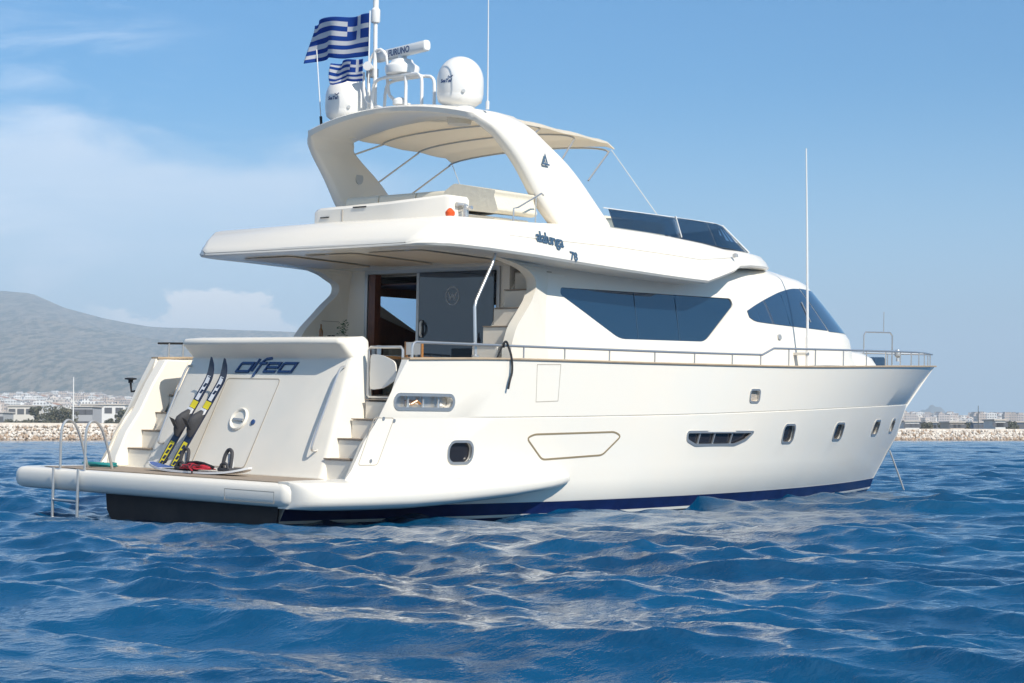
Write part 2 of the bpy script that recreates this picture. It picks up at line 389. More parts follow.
# ---- hills
def ridge(px):
    return inter(px, [-900, -500, -250, -120, 0, 30, 62, 100, 150, 200, 260, 320, 420, 560, 700, 800, 960, 1200, 1500],
                 [60, 110, 165, 135, 143, 140, 127, 117, 108, 105, 101, 98, 86, 60, 30, 14, 3, 3, 3])
def hills():
    m = mat('scrub_hillside', (.19, .155, .105), .95, noise=(.045, (.27, .225, .165), .40, .66, (1, 1, 7)))
    nt = m.node_tree; p = nt.nodes['Principled BSDF']
    old = p.inputs['Base Color'].links[0].from_socket
    tc = nt.nodes.new('ShaderNodeTexCoord'); n = nt.nodes.new('ShaderNodeTexNoise'); n.inputs['Scale'].default_value = .065; n.inputs['Detail'].default_value = 6; n.inputs['Roughness'].default_value = .7
    mr = nt.nodes.new('ShaderNodeMapping'); mr.inputs['Rotation'].default_value = (0, 0, -TH); nt.links.new(tc.outputs['Object'], mr.inputs[0])
    mp = nt.nodes.new('ShaderNodeMapping'); mp.inputs['Scale'].default_value = (.16, 1, 1); nt.links.new(mr.outputs[0], mp.inputs[0]); nt.links.new(mp.outputs[0], n.inputs['Vector'])
    for q in nt.nodes:                                     # gullies and scrub run up and down the slope
        if q.type == 'MAPPING' and q not in (mr, mp): q.inputs['Scale'].default_value = (.16, 1, 1.); l_ = q.inputs[0].links[0]; nt.links.remove(l_); nt.links.new(mr.outputs[0], q.inputs[0]); r = nt.nodes.new('ShaderNodeMapRange'); r.inputs[1].default_value = .46; r.inputs[2].default_value = .56
    nt.links.new(n.outputs['Fac'], r.inputs[0]); mx = nt.nodes.new('ShaderNodeMix'); mx.data_type = 'RGBA'; nt.links.new(r.outputs[0], mx.inputs[0])
    nt.links.new(old, mx.inputs[6]); mx.inputs[7].default_value = (.058, .068, .045, 1); nt.links.new(mx.outputs[2], p.inputs['Base Color'])
    from mathutils import noise
    pxs = np.linspace(-900, 1500, 320); ds = [380, 600, 900, 1200, 1500, 1800, 2100, 2400, 2700, 3000, 3300]+list(np.linspace(3400, 6400, 60))+[6700, 7000]
    V = []
    for d in ds:
        for px in pxs:
            q = wpt(px, d); h1 = ridge(px)/FPX*6000+3
            city = city_h(px, d)
            t = min(1, max(0, (d-3300)/2700)); s = t**.85*(1-.1*math.sin(t*math.pi))
            z = city*(1-t)+h1*s
            if d > 6100: z *= 1-(d-6100)/1800
            nn = noise.fractal(Vector((q.x*.0011, q.y*.0011, 3)), 1.0, 2.1, 6)
            rd = abs(noise.noise(Vector((q.x*.0016, q.y*.0016, 9))))
            z += (nn*46-rd*55*t)*min(1, t*2.2)*min(1, ridge(px)/60)*(1-.75*max(0, t-.8)*5)
            V.append((q.x, q.y, max(.6, z)))
    n = len(pxs); F = [(i*n+j, (i+1)*n+j, (i+1)*n+j+1, i*n+j+1) for i in range(len(ds)-1) for j in range(n-1)]
    mb = MB(); mb.add(V, F); me = mb.mesh('hills', [m], angle=180)
    o = bpy.data.objects.new('hills', me); COL.objects.link(o); tag(o, 'broad scrub-covered mountain slope behind the town', kind='structure')
def city_h(px, d):
    top = inter(px, [-300, 0, 60, 130, 500, 900, 1024, 1300], [34, 34, 36, 31, 22, 13, 11, 11])/FPX*3400
    return 2.2+max(0, (d-1200)/2200)*top if d > 1200 else 2.2
hills()
def far_peak(name, px0, px1, pk, h, d, label):
    m = M['far'] if 'far' in M else M.setdefault('far', mat('distant_hill', (.14, .15, .12), .95, noise=(.004, (.22, .20, .16), .4, .6)))
    mb = MB(); n = 40; rows = []
    for k, (dd, f) in enumerate(((d-900, 0), (d-500, .55), (d, 1), (d+500, .5), (d+900, 0))):
        r = []
        for i in range(n+1):
            px = px0+(px1-px0)*i/n; t = (px-pk)/((pk-px0) if px < pk else (px1-pk)); hh = max(0, 1-abs(t)**1.35)*h/FPX*d*(1+.05*math.sin(i*1.7)+.04*math.sin(i*.7))
            r.append(wpt(px, dd, .5+hh*f))
        rows.append(r)
    mb.loft(rows, caps=False, closed=False)
    o = bpy.data.objects.new(name, mb.mesh(name, [m], angle=180)); COL.objects.link(o); tag(o, label, kind='structure')
far_peak('hills', 880, 985, 934, 27, 7400, 'pale blue distant hill beyond the town to the right')
far_peak('hills', 972, 1040, 1000, 17, 7000, 'low distant hill at the right edge')

# ---- breakwater and its rocks
def bw_line(px): return 338+6*math.sin(px*.004)
def bw_h(px): return inter(px, [-800, 0, 130, 900, 1024, 1800], [3.25, 3.25, 3.1, 2.15, 2.1, 2.0])
m_conc = mat('pale_concrete', (.66, .59, .50), .8, noise=(.5, (.56, .49, .41), .4, .65))
mb = MB(); rows = []
for i in range(0, 121):
    px = -900+2900*i/120; d = bw_line(px); h = bw_h(px)
    rows.append([wpt(px, d-.6, -.8), wpt(px, d+2.4, h*.62), wpt(px, d+3.2, h*.94), wpt(px, d+3.25, h), wpt(px, d+7.5, h), wpt(px, d+7.6, 1.8), wpt(px, d+40, 2.1), wpt(px, d+120, 2.2), wpt(px, d+120, -1), ])
mb.loft(rows, caps=True)
tag(single('breakwater', mb, m_conc, 'long pale breakwater mole with a flat top along the shore', 'breakwater', wpt(0, 338), boat=False))
def rocks():
    mb = MB(); mats = [mat('limestone_rock', (.66, .59, .51), .9, noise=(.8, (.54, .47, .40), .4, .6)), mat('pale_rock', (.74, .68, .60), .9), mat('rusty_rock', (.42, .31, .22), .9), mat('dark_wet_rock', (.24, .18, .13), .8)]
    ico = bmesh.new(); bmesh.ops.create_icosphere(ico, subdivisions=1, radius=1); iv = [v.co.copy() for v in ico.verts]; jf = [tuple(v.index for v in f.verts) for f in ico.faces]; ico.free()
    for px in np.arange(-420, 1500, 1.2):
        vis = (px < 140 or px > 880)
        if not vis and random.random() < .6: continue
        h = bw_h(px)
        for lv in range(6):
            t = (lv+random.uniform(-.3, .3))/5; t = min(1, max(0, t)); z = -.1+t*(h*.86); d = bw_line(px)-.5+t*3.1
            c = wpt(px+random.uniform(-.8, .8)*1.2, d, z); s = random.uniform(.22, .44)*(1.15-.3*t)
            rot = Euler((random.uniform(0, 6), random.uniform(0, 6), random.uniform(0, 6))).to_matrix(); sc = Vector((random.uniform(.8, 1.35), random.uniform(.7, 1.1), random.uniform(.55, .9)))*s
            V = [c+rot @ Vector((v.x*sc.x, v.y*sc.y, v.z*sc.z))*random.uniform(.82, 1.12) for v in iv]
            r = random.random()
            mi = (3 if r < .5 else 2) if t < .12 else ((2 if r < .6 else 0) if t < .36 else ((2 if r < .13 else (1 if r < .55 else 0))))
            mb.add(V, jf, mi)
    me = bpy.data.meshes.new('breakwater_rocks'); me.from_pydata([tuple(v) for v in mb.v], [], mb.f)
    for x in mats: me.materials.append(x)
    me.polygons.foreach_set('material_index', mb.m); me.update()
    o = bpy.data.objects.new('breakwater_rocks', me); COL.objects.link(o); tag(o, 'mass of boulders piled against the breakwater, brown at the waterline', 'rocks', kind='stuff')
rocks()

# ---- town
def town():
    def wallmat(name, c):                                  # rendered wall with rows of windows
        m = mat(name, c, .85); nt = m.node_tree; N = nt.nodes; L = nt.links; p = N['Principled BSDF']
        tc = N.new('ShaderNodeTexCoord'); sp = N.new('ShaderNodeSeparateXYZ'); L.new(tc.outputs['Object'], sp.inputs[0])
        def mm(op, a, b):
            n = N.new('ShaderNodeMath'); n.operation = op
            for i, x in enumerate((a, b)):
                if isinstance(x, (int, float)): n.inputs[i].default_value = x
                else: L.new(x, n.inputs[i])
            return n.outputs[0]
        u = mm('FRACT', mm('DIVIDE', mm('ADD', sp.outputs[0], sp.outputs[1]), 2.9), 0); v = mm('FRACT', mm('DIVIDE', sp.outputs[2], 3.1), 0)
        f = mm('MULTIPLY', mm('COMPARE', u, .5), 1); f.node.inputs[0].links[0].from_node.inputs[2].default_value = .28
        g = mm('COMPARE', v, .55); g.node.inputs[2].default_value = .24
        f = mm('MULTIPLY', f, g); mx = N.new('ShaderNodeMix'); mx.data_type = 'RGBA'; L.new(f, mx.inputs[0]); mx.inputs[6].default_value = (*c, 1); mx.inputs[7].default_value = (.22, .21, .21, 1)
        L.new(mx.outputs[2], p.inputs['Base Color']); return m
    walls = [wallmat('town_wall', c) for c in ((.80, .75, .68), (.72, .63, .55), (.58, .47, .39), (.84, .82, .79), (.66, .57, .52))]
    plain = [mat('render_wall', c, .85) for c in ((.72, .67, .60), (.80, .78, .75), (.55, .47, .40))]
    roofm = [mat('town_roof', c, .85) for c in ((.40, .22, .14), (.58, .53, .48))]
    win = mat('town_window', (.12, .12, .13), .5)
    protos = []
    for k in range(12):
        w = random.choice((8, 10, 12, 15)); dp = random.choice((9, 11)); fl = random.choice((2, 2, 3, 3, 4, 4)); h = fl*3.1; a = MB()
        pent = random.uniform(.25, .6)*w/2; x0 = random.uniform(-w/2, w/2-2*pent); x1 = x0+2*pent
        O = [(-w/2, -6), (w/2, -6), (w/2, h), (x1, h), (x1, h+2.4), (x0, h+2.4), (x0, h), (-w/2, h)] if k % 3 else [(-w/2, -6), (w/2, -6), (w/2, h), (w/2+.5, h), (0, h+2), (-w/2-.5, h), (-w/2, h)]
        a.prism(O, lambda x, z, y: (x, y, z), dp); me = a.mesh('block', [walls[k % 5], roofm[0 if k % 3 == 0 else 1]], angle=20)
        for pl in me.polygons:
            if pl.normal.z > .15: pl.material_index = 1
        protos.append(me)
    spots = []
    def put(px, d, g): spots.append((d, px, city_h(px, d)-.3, random.randrange(12), g))
    for i in range(205): put(random.uniform(-40, 150) if i < 165 else random.uniform(-150, -40), 1500+1500*random.random()**.8, 'L')
    for i in range(90): put(random.uniform(885, 1075), 2300+1100*random.random(), 'R')
    grp = {'L': ('pale apartment block in the hillside town left of the yacht', 'town buildings left of the yacht'), 'R': ('pale apartment block in the low town right of the bow', 'town buildings right of the bow')}
    for d, px, z, k, g in sorted(spots):
        o = bpy.data.objects.new('apartment_block', protos[k]); COL.objects.link(o); o.location = wpt(px, d, z)
        o.rotation_euler.z = TH-R(90)+random.uniform(-.45, .45); tag(o, grp[g][0], 'building', grp[g][1])
    # the rest of the town: several hundred more roofs behind and between
    mb = MB()
    for i in range(5200):
        px = random.choice((random.uniform(-190, 330), random.uniform(-190, 170), random.uniform(860, 1200))); d = (1900 if px < 500 else 2400)+(1700 if px < 500 else 1200)*random.random()**.8
        z = city_h(px, d); c = wpt(px, d, z); w, dp, h = random.uniform(7, 17), random.uniform(7, 12), random.choice((4, 6, 6, 7, 9.5)); a = TH-R(90)+random.uniform(-.6, .6)
        ca, sa = math.cos(a), math.sin(a)
        def T(x, y, zz): return (c.x+x*ca-y*sa, c.y+x*sa+y*ca, c.z+zz)
        q = len(mb.v); mi = random.randrange(5)
        mb.add([T(x, y, zz) for x in (-w/2, w/2) for y in (0, dp) for zz in (-8, h)], [(0, 1, 3, 2), (4, 6, 7, 5), (0, 4, 5, 1), (2, 3, 7, 6), (1, 5, 7, 3)], [mi, mi, mi, mi, 5 if random.random() < .3 else 6])
    me = bpy.data.meshes.new('town'); me.from_pydata(mb.v, [], mb.f)
    for x in walls+roofm+[win]: me.materials.append(x)
    me.polygons.foreach_set('material_index', mb.m); me.update(); o = bpy.data.objects.new('town_houses', me); COL.objects.link(o); tag(o, 'dense mass of pale houses spreading up the far slope', 'houses', kind='stuff')
    # long low harbour buildings and trees behind the breakwater
    def hall(px, wpx, d, h, label, floors, wall, name='harbour_building', roofc=1):
        loc = wpt(px, d, 2.1); r = thing(name, label, 'building', loc, boat=False); r.rotation_euler.z = 0
        w = wpx/FPX*d; u = RT; v = FW
        def fn(x, y, z): return loc+u*x+v*y+Vector((0, 0, z))
        def bx(mb, a, b):
            q = MB().box(a, b); mb.add([fn(*p) for p in q.v], q.f)
        a = MB(); bx(a, (-w/2, 0, -1), (w/2, 14, h)); part('wall', a, wall, r, angle=20)
        a = MB(); bx(a, (-w/2-.4, -.4, h+.01), (w/2+.4, 14.4, h+.45)); part('roof', a, roofm[roofc], r, angle=20)
        fh = h/floors
        for f in range(floors):
            n = max(3, int(w/3.4)); a = MB(); bx(a, (-1.25, -.06, fh*.35), (1.25, .1, fh*.8)); me = a.mesh('window', [win], loc, 20)
            for i in range(n):
                o = bpy.data.objects.new('window', me); COL.objects.link(o); o.parent = r; o.location = u*(-w/2+(i+.5)*w/n)+Vector((0, 0, f*fh))
    hall(103, 44, 640, 8.6, 'long white two-storey building with rows of windows right of the flagpole', 2, plain[1])
    hall(82, 21, 600, 7.4, 'grey-fronted low building just right of the white mast ashore', 2, mat('grey_wall', (.42, .42, .43), .8))
    hall(21, 26, 700, 9.0, 'cream building left of the round tree behind the breakwater', 2, plain[0])
    hall(-6, 18, 640, 6.0, 'dull grey shed at the left edge of the shore', 1, mat('shed_grey', (.45, .45, .45), .8))
    hall(912, 14, 620, 2.9, 'low white quay shed just beyond the bow', 1, plain[1]); hall(933, 12, 700, 3.0, 'blue-grey low shed beyond the bow', 1, mat('bluegrey_wall', (.20, .24, .30), .8))
    hall(1000, 10, 560, 2.9, 'small white hut at the right end of the quay', 1, plain[1]); hall(984, 22, 700, 3.0, 'long slate-blue warehouse on the right shore', 1, mat('slate_wall', (.13, .17, .24), .8))
    hall(1022, 20, 660, 2.9, 'dark blue warehouse at the right edge', 1, mat('darkblue_wall', (.10, .13, .20), .8))
    hall(957, 14, 600, 2.5, 'low dull building on the right shore near the thin mast', 1, plain[2])
    bark = mat('bark', (.10, .075, .05), .9); leaf = [mat('olive_leaf', c, .8) for c in ((.12, .12, .075), (.16, .14, .09), (.085, .09, .055))]
    def tree(px, d, hh, w, label, name='tree'):
        loc = wpt(px, d, 2.0); r = thing(name, label, 'tree', loc, boat=False, group=None)
        t = MB().tube([loc, loc+Vector((.2, .1, hh*.35)), loc+Vector((-.1, .3, hh*.75))], [.35, .28, .12], 7)
        for k in range(5): a = k*1.3; t.tube([loc+Vector((.1, .1, hh*.3+k*.3)), loc+Vector((math.cos(a)*w*.3, math.sin(a)*w*.3, hh*.65))], .09, 5)
        part('trunk', t, bark, r); mb = MB(); cl = [(Vector((random.uniform(-.36, .36)*w, random.uniform(-.36, .36)*w, random.uniform(.35, .86)*hh)), random.uniform(.10, .2)*w) for _ in range(20)]
        for i in range(1700):
            c, rad = random.choice(cl); e = Vector((random.gauss(0, 1), random.gauss(0, 1), random.gauss(0, .8))).normalized()*rad*random.uniform(.6, 1.08); p = loc+c+e
            s = random.uniform(.18, .38); ax = Vector((random.uniform(-1, 1), random.uniform(-1, 1), random.uniform(-1, 1))).normalized(); bx_ = ax.orthogonal().normalized(); by = ax.cross(bx_)
            mb.add([p+bx_*s, p+by*s*.7, p-bx_*s, p-by*s*.7], [(0, 1, 2, 3)], random.choice((0, 0, 1, 2)))
        part('crown', mb, leaf, r, fix=False)
    tree(59, 560, 7.6, 10.5, 'broad rounded olive tree left of the white mast ashore'); tree(51, 585, 5.6, 8, 'lower bushy tree left of the broad round tree')
    tree(36, 600, 8.6, 3.6, 'narrow dark tree between the cream building and the round tree'); tree(68, 600, 4.6, 6, 'small olive tree close by the white mast')
    tree(12, 620, 3.6, 6, 'low dark tree on the left shore by the grey shed'); tree(28, 560, 3.2, 6, 'low scrubby tree beneath the cream building'); tree(112, 560, 3.4, 4, 'small dark tree in front of the long white building')
    tree(124, 575, 6.6, 6, 'dark tree at the right end of the long white building'); tree(131, 600, 8.0, 6, 'dark tree next to the port side of the yacht')
    for px, lab in ((947, 'low dark tree right of the bow'), (962, 'dark tree beside the thin mast'), (1010, 'dark tree near the right edge'), (925, 'dark tree close to the bow')): tree(px, 640, 2.8, 6.0, lab)
    for px, d, h0, r0, lab in ((73.5, 520, 14.5, .16, 'tall thin white mast standing on the left shore'), (978, 640, 8.5, .14, 'thin dark mast on the right shore')):
        c = wpt(px, d, 2.0); a = MB().tube([c, c+Vector((0, 0, h0*.6)), c+Vector((0, 0, h0))], [r0*1.3, r0, r0*.7], 8)
        a.tube([c+Vector((0, 0, h0*.7))-RT*.7, c+Vector((0, 0, h0*.7))+RT*.7], .05, 6); a.lathe([(.5, 0), (.5, .25), (.2, .35)], c, 8)
        single('shore_mast', a, M['paint'] if px < 500 else mat('dark_mast', (.10, .11, .12), .6), lab, 'mast', c, boat=False)
town()
# ---- the air itself
hb = MB().box((-9600, -9600, -2.2), (9600, 9600, 520))
hm = bpy.data.materials.new('haze_air'); hm.use_nodes = True
for n in list(hm.node_tree.nodes): hm.node_tree.nodes.remove(n)
ho = hm.node_tree.nodes.new('ShaderNodeOutputMaterial'); hv = hm.node_tree.nodes.new('ShaderNodeVolumePrincipled')
hv.inputs['Color'].default_value = (.68, .84, 1, 1); hv.inputs['Density'].default_value = .00022; hv.inputs['Anisotropy'].default_value = -.1
hm.node_tree.links.new(hv.outputs[0], ho.inputs['Volume'])
hz = bpy.data.objects.new('haze', hb.mesh('haze', [hm])); COL.objects.link(hz); tag(hz, 'pale summer haze over the bay', kind='stuff')

# ================================================================== THE YACHT  (X forward, Y to port, Z up; metres)
yacht = thing('motor_yacht', 'large cream-white flybridge motor yacht with navy waterline anchored in the bay', 'yacht', (0, 0, 0))
def zc(X): return sm(X, [1.8, 4, 8, 12, 16, 20, 22.5], [2.55, 2.61, 2.65, 2.70, 2.80, 2.90, 2.96])
def zg(X): return sm(X, [1.8, 4, 8, 12, 16, 20, 21.3], [1.70, 1.72, 1.785, 1.89, 1.99, 2.05, 2.06])
def bb(X, B, x0, xe, p):
    t = max(0, (X-x0)/(xe-x0)); return B*(1-min(1, t)**p)
def aft(X): return inter(X, [.3, 3.5, 5.5], [.74, .93, 1])
LEV = [  # xa, xe, b(X), z(X), material band above it
    (.35, 17.6, lambda X: bb(X, .25, 4, 17.6, 1.6), lambda X: -.75),
    (.32, 18.9, lambda X: aft(X)*bb(X, 2.35, 5, 18.9, 1.7), lambda X: -.15),
    (.30, 19.55, lambda X: aft(X)*bb(X, 2.70, 6, 19.55, 2.0), lambda X: .15),
    (.30, 19.62, lambda X: aft(X)*bb(X, 2.72, 6, 19.62, 2.0), lambda X: .195),
    (.34, 19.75, lambda X: aft(X)*bb(X, 2.80, 6, 19.75, 2.0), lambda X: .385),
    (.36, 19.78, lambda X: aft(X)*bb(X, 2.82, 6, 19.78, 2.0), lambda X: .41),
    (.66, 20.10, lambda X: bb(X, 2.87, 6.8, 20.10, 2.10), lambda X: .72),
    (.86, 20.30, lambda X: bb(X, 2.88, 7, 20.30, 2.12), lambda X: .95),
    (1.05, 20.75, lambda X: bb(X, 2.92, 7.5, 20.75, 2.2), lambda X: 1.35),
    (1.30, 21.18, lambda X: bb(X, 2.95, 8, 21.18, 2.35), lambda X: zg(X)-.014),
    (1.31, 21.19, lambda X: max(0, bb(X, 2.95, 8, 21.19, 2.35)-.016*min(1, max(0, (X-3.2)/.4))), lambda X: zg(X)),
    (1.32, 21.20, lambda X: bb(X, 2.955, 8, 21.20, 2.35), lambda X: zg(X)+.014),
    (1.55, 21.75, lambda X: bb(X, 2.98, 8.5, 21.75, 2.33), lambda X: (zg(X)+zc(X))/2),
    (1.82, 22.42, lambda X: bb(X, 3.0, 9, 22.42, 2.3), lambda X: zc(X))]
def hull_y(X, z):                                           # half breadth of the topside at a height
    a = [(l[3](X), l[2](X)) for l in LEV]
    return float(np.interp(z, [p[0] for p in a], [p[1] for p in a]))
def hull():
    U = [(i/70)**.92 for i in range(71)]; U = [1-(1-u)**1.25 for u in U]
    mb = MB(); V = []; nl = len(LEV)
    cols = []
    for u in U:
        c = []
        for xa, xe, b, z in LEV: X = xa+(xe-xa)*u; c.append((X, -max(b(X), .012), z(X)))
        X, y, z = c[-1]; c.append((X-.12*u, min(y+.12, -.006), z)); Xd = 1.6+(20.6-1.6)*u; zd = zc(Xd)-.60; c.append((Xd, -max(.006, min(2.84, hull_y(Xd, zd)-.13)), zd))
        cols.append(c)
    n = len(cols[0]); rings = [c+[(x, -y, z) for x, y, z in c[::-1]] for c in cols]
    mb.loft(rings, 0, caps=True)
    # materials: antifouling, thin white line, navy band, white topsides
    N = 2*n; mi = []
    for i in range(len(U)-1):
        for j in range(N):
            k = min(j, N-2-j) if j < N-1 else -1
            mi.append(2 if k in (0, -1) else (1 if k == 1 else (0 if k == 2 else (1 if k == 3 else 0))))
    mi += [0, 0]; mb.m = mi
    h = part('hull', mb, [M['gel'], M['navy'], M['under']], yacht, angle=28)
    c = MB().box((-1, -2.87, .79), (2.06, 2.87, 4)); cut(h, c)
    for sg in (1,):
        part('bulwark_end', MB().prism([(.86, .79), (.89, .95), (1.08, 1.35), (1.34, 1.70), (1.58, 2.14), (1.85, 2.54), (2.35, 2.54), (1.35, .79)], lambda x, z, t: (x, sg*(2.868-t), z), .24), M['gel'], yacht, bevel=.03)
    return h
HULL = hull()
part('stern_underbody', MB().prism([(-2.03, .425), (-1.99, .15), (-1.74, -.15), (0, -.74), (1.74, -.15), (1.99, .15), (2.03, .425)], lambda y, z, t: (.285-t, y, z), .03), M['under'], yacht)
def surf(X, z, out=0.): return (X, -(hull_y(X, z)+out), z)
def side_fn(X, z, w): return (X, -(hull_y(X, z)+w), z)
# --- pockets cut into the starboard side, then their fittings
ports = [(12.34, 1.46, .44, .31), (14.8, 1.49, .48, .30), (17.45, 1.55, .48, .28), (19.3, 1.58, .42, .26)]
cm = MB()
def pocket(cx, cz, w, h, r, depth=.07, skew=0): cm.prism(rrect(cx, cz, w, h, r, skew=skew), lambda x, z, t: (x, -(hull_y(x, z)-depth)-t, z), depth+.3)
for X, z, w, h in ports: pocket(X, z, w, h, .09)
LW = round_poly([(8.78, 1.50), (10.95, 1.50), (10.72, 1.36), (10.35, 1.27), (9.05, 1.27), (8.78, 1.36)], .06)
cm.prism(LW, lambda x, z, t: (x, -(hull_y(x, z)-.08)-t, z), .4); pocket(3.08, 1.19, .50, .30, .12, .08); pocket(2.22, 1.94, 1.20, .17, .08, .13); pocket(10.8, 2.15, .30, .20, .05, .05)
cut(HULL, cm)
def port_light(X, z, w, h, r, label=None, frame=.035):
    f = MB(); f.prism(rrect(X, z, w+2*frame, h+2*frame, r+frame), lambda x, y, t: side_fn(x, y, -.02+t), .034, holes=[rrect(X, z, w-.01, h-.01, r)])
    a = part('porthole', f, M['steel'], HULL, label, angle=50); g = MB().prism(rrect(X, z, w, h, r), lambda x, y, t: side_fn(x, y, -.062+t), .012)
    return a, g
for i, (X, z, w, h) in enumerate(ports):
    a, g = port_light(X, z, w, h, .09); part('porthole_glass', g, M['blackglass'], HULL)
a, g = port_light(3.08, 1.19, .50, .30, .12, 'oval steel-rimmed porthole near the stern'); part('porthole_glass', g, M['blackglass'], HULL)
f = MB(); ribbon(f, LW, .045, lambda x, y, t: side_fn(x, y, -.02+t), 0, .034, closed=True); part('porthole', f, M['steel'], HULL, 'long steel-rimmed window with several panes low on the side', angle=50)
part('porthole_glass', MB().prism(LW, lambda x, y, t: side_fn(x, y, -.062+t), .012), M['blackglass'], HULL)
m_ = MB()
for x in (9.15, 9.62, 10.2): part('window_mullion', MB().prism([(x, 1.27), (x+.03, 1.27), (x+.09, 1.53), (x+.06, 1.53)], lambda x, y, t: side_fn(x, y, -.05+t), .03), M['steel'], HULL)
# mooring recess with cleat and amber/chrome fittings
a, g = port_light(2.22, 1.94, 1.20, .17, .08, 'long oval chrome-rimmed mooring recess on the quarter', .045)
part('recess_back', MB().prism(rrect(2.22, 1.94, 1.18, .16, .08), lambda x, y, t: side_fn(x, y, -.122+t), .01), M['steel'], HULL)
for x in (1.92, 2.24, 2.56): part('fairlead_roller', MB().lathe([(.028, -.085), (.018, 0), (.028, .085)], (x, -(hull_y(x, 1.94)-.05), 1.94), 12), M['steel'], HULL)
part('cleat', MB().tube([(2.00, -hull_y(1.9, 1.94)+.06, 1.90), (2.09, -hull_y(1.9, 1.94)+.03, 1.95), (2.19, -hull_y(2, 1.94)+.06, 1.91)], .02, 8), M['redshade'], HULL)
a, g = port_light(10.8, 2.15, .30, .20, .05, 'small rectangular steel-rimmed fairlead high on the side', .03); part('fairlead_back', g, M['redshade'], HULL)
# flush hatches and outlines on the topside
def outline(parent, name, pts, w, fn, d, m, label=None):
    mb = MB(); ribbon(mb, pts, w, fn, -.004, d, closed=True); return part(name, mb, m, parent, label)
outline(HULL, 'fender_door_seam', round_poly([(4.57, 1.40), (4.74, 1.46), (6.76, 1.50), (6.93, 1.43), (6.48, 1.12), (4.98, 1.06)], .08), .030, side_fn, .008, M['goldseam'], 'brass-edged folding balcony panel outline')
outline(HULL, 'gate_seam', [(4.70, 2.555), (5.27, 2.57), (5.25, 1.99), (4.72, 1.97)], .012, side_fn, .006, M['seam'])
outline(HULL, 'locker_seam', round_poly([(1.22, 1.70), (1.62, 1.70), (1.36, 1.02), (.98, 1.02)], .05), .012, side_fn, .006, M['seam'])
for x, z in ((1.40, 1.69), (1.62, 1.66), (1.22, 1.08)): part('latch', MB().prism(rrect(x, z, .055, .055, .025), lambda a, b, t: side_fn(a, b, -.003+t), .012), M['steel'], HULL)
# --- capping rail of teak along the bulwark
def cap_strip():
    mb = MB(); U = [1-(1-i/80)**1.3 for i in range(81)]; rg = []
    for u in U:
        X = 1.84+(22.50-1.84)*u; y = max(bb(X, 3.0, 9, 22.42, 2.3), .0); z = zc(min(X, 22.4))
        rg.append([(X, -y-.022, z-.004), (X, -y-.03, z+.012), (X, -y-.022, z+.03), (X, min(-y+.15, 0), z+.032), (X, min(-y+.15, 0), z+.002)])
    mb.loft(rg); q = MB(); q.v = [(x, -y, z) for x, y, z in mb.v]; q.f = mb.f; q.m = mb.m; mb.add(q.v, q.f)
    return part('cap_rail', mb, M['teak'], yacht, angle=50)
CAP = cap_strip()
# --- swimming platform
def plat():
    O = [(-.38, 3.66), (-.38, -2.84), (-.30, -2.95), (1.3, -2.99), (1.5, -2.75), (1.5, 2.75), (1.5, 3.66)]
    O = round_poly(O, .22, 5); cx = .5
    def inset(d): return [(x+(d if x < .3 else -d*.2), y-(d if y > 0 else -d)) for x, y in O]
    L_ = [(.44, .16), (.455, .07), (.49, .02), (.55, 0), (.68, 0), (.735, .018), (.765, .05), (.78, .10)]
    mb = MB(); mb.loft([[(x, y, z) for x, y in inset(d)] for z, d in L_]); return part('swim_platform', mb, M['gel'], yacht, angle=40)
PLAT = plat()
mb = MB().prism([(-.22, 3.0), (-.22, -2.70), (.2, -2.80), (.95, -2.80), (.95, 3.0)], lambda x, y, t: (x, y, .784+t), .010)
part('platform_decking', mb, M['teakdeck'], PLAT)
outline(PLAT, 'hatch_seam', [(-1.6, .50), (-2.65, .50), (-2.65, .66), (-1.6, .66)], .010, lambda y, z, t: (-.381-t, y, z), .004, M['seam'])
def wing(sg):
    mb = MB(); rg = []
    st = [(-.37, .06), (-.35, .24), (-.27, .40), (-.12, .49), (.2, .56), (.8, .60), (1.6, .60), (2.4, .57), (3.2, .50), (4.0, .41), (4.6, .33), (5.0, .26), (5.3, .20), (5.5, .14), (5.62, .08), (5.68, .02)]
    st = [(x_+.06 if x_ < 0 else x_, o_) for x_, o_ in st]
    if sg < 0: st = [s_ for s_ in st if s_[0] > .7]
    for X, o in st:
        f = min(1, o/.5); zt = inter(X, [-.4, 0, 1.5, 4, 5.3, 5.7], [.80, .81, .83, .86, .86, .80]); zb = inter(X, [-.4, 0, 1.4, 2.4, 3.85, 5.2, 5.7], [.44, .41, .39, .42, .49, .61, .72])
        hy = 2.86 if X > .3 else 2.86; ring = []
        N_ = 14; cz = (zt+zb)/2; hh = (zt-zb)/2
        ring.append((X, -hy+.55, zt-.002 if X < 1.3 else zt)); ring[-1] = (X, -hy+.20, zt)
        for k in range(N_+1):
            a = R(90-180*k/N_); e = .55
            yy = -hy-o*(abs(math.cos(a))**e); zz = cz+hh*math.copysign(abs(math.sin(a))**.75, math.sin(a))+ (.06*f if k == 0 else 0)*0
            ring.append((X, yy, zz))
        ring.append((X, -hy+.20, zb)); rg.append([(x, y*sg, z) for x, y, z in ring])
    mb.loft(rg); return part('platform_sponson', mb, M['gel'], yacht, angle=60)
wing(1); wing(-1)
# --- stern stairs, both sides
for sg in (1, -1):
    for k in range(4):
        x0 = 1.12+.27*k; z0 = .79+.29*(k+1); a = MB().box((x0, sg*2.02, .6), (2.2, sg*2.865, z0-.004 if k < 3 else 1.93)); part('step', a, M['gel2'], yacht, bevel=.02)
        part('tread', MB().box((x0-.02, sg*2.03, z0-.002), (x0+.27, sg*2.86, z0+.014)), M['teakdeck'], yacht)
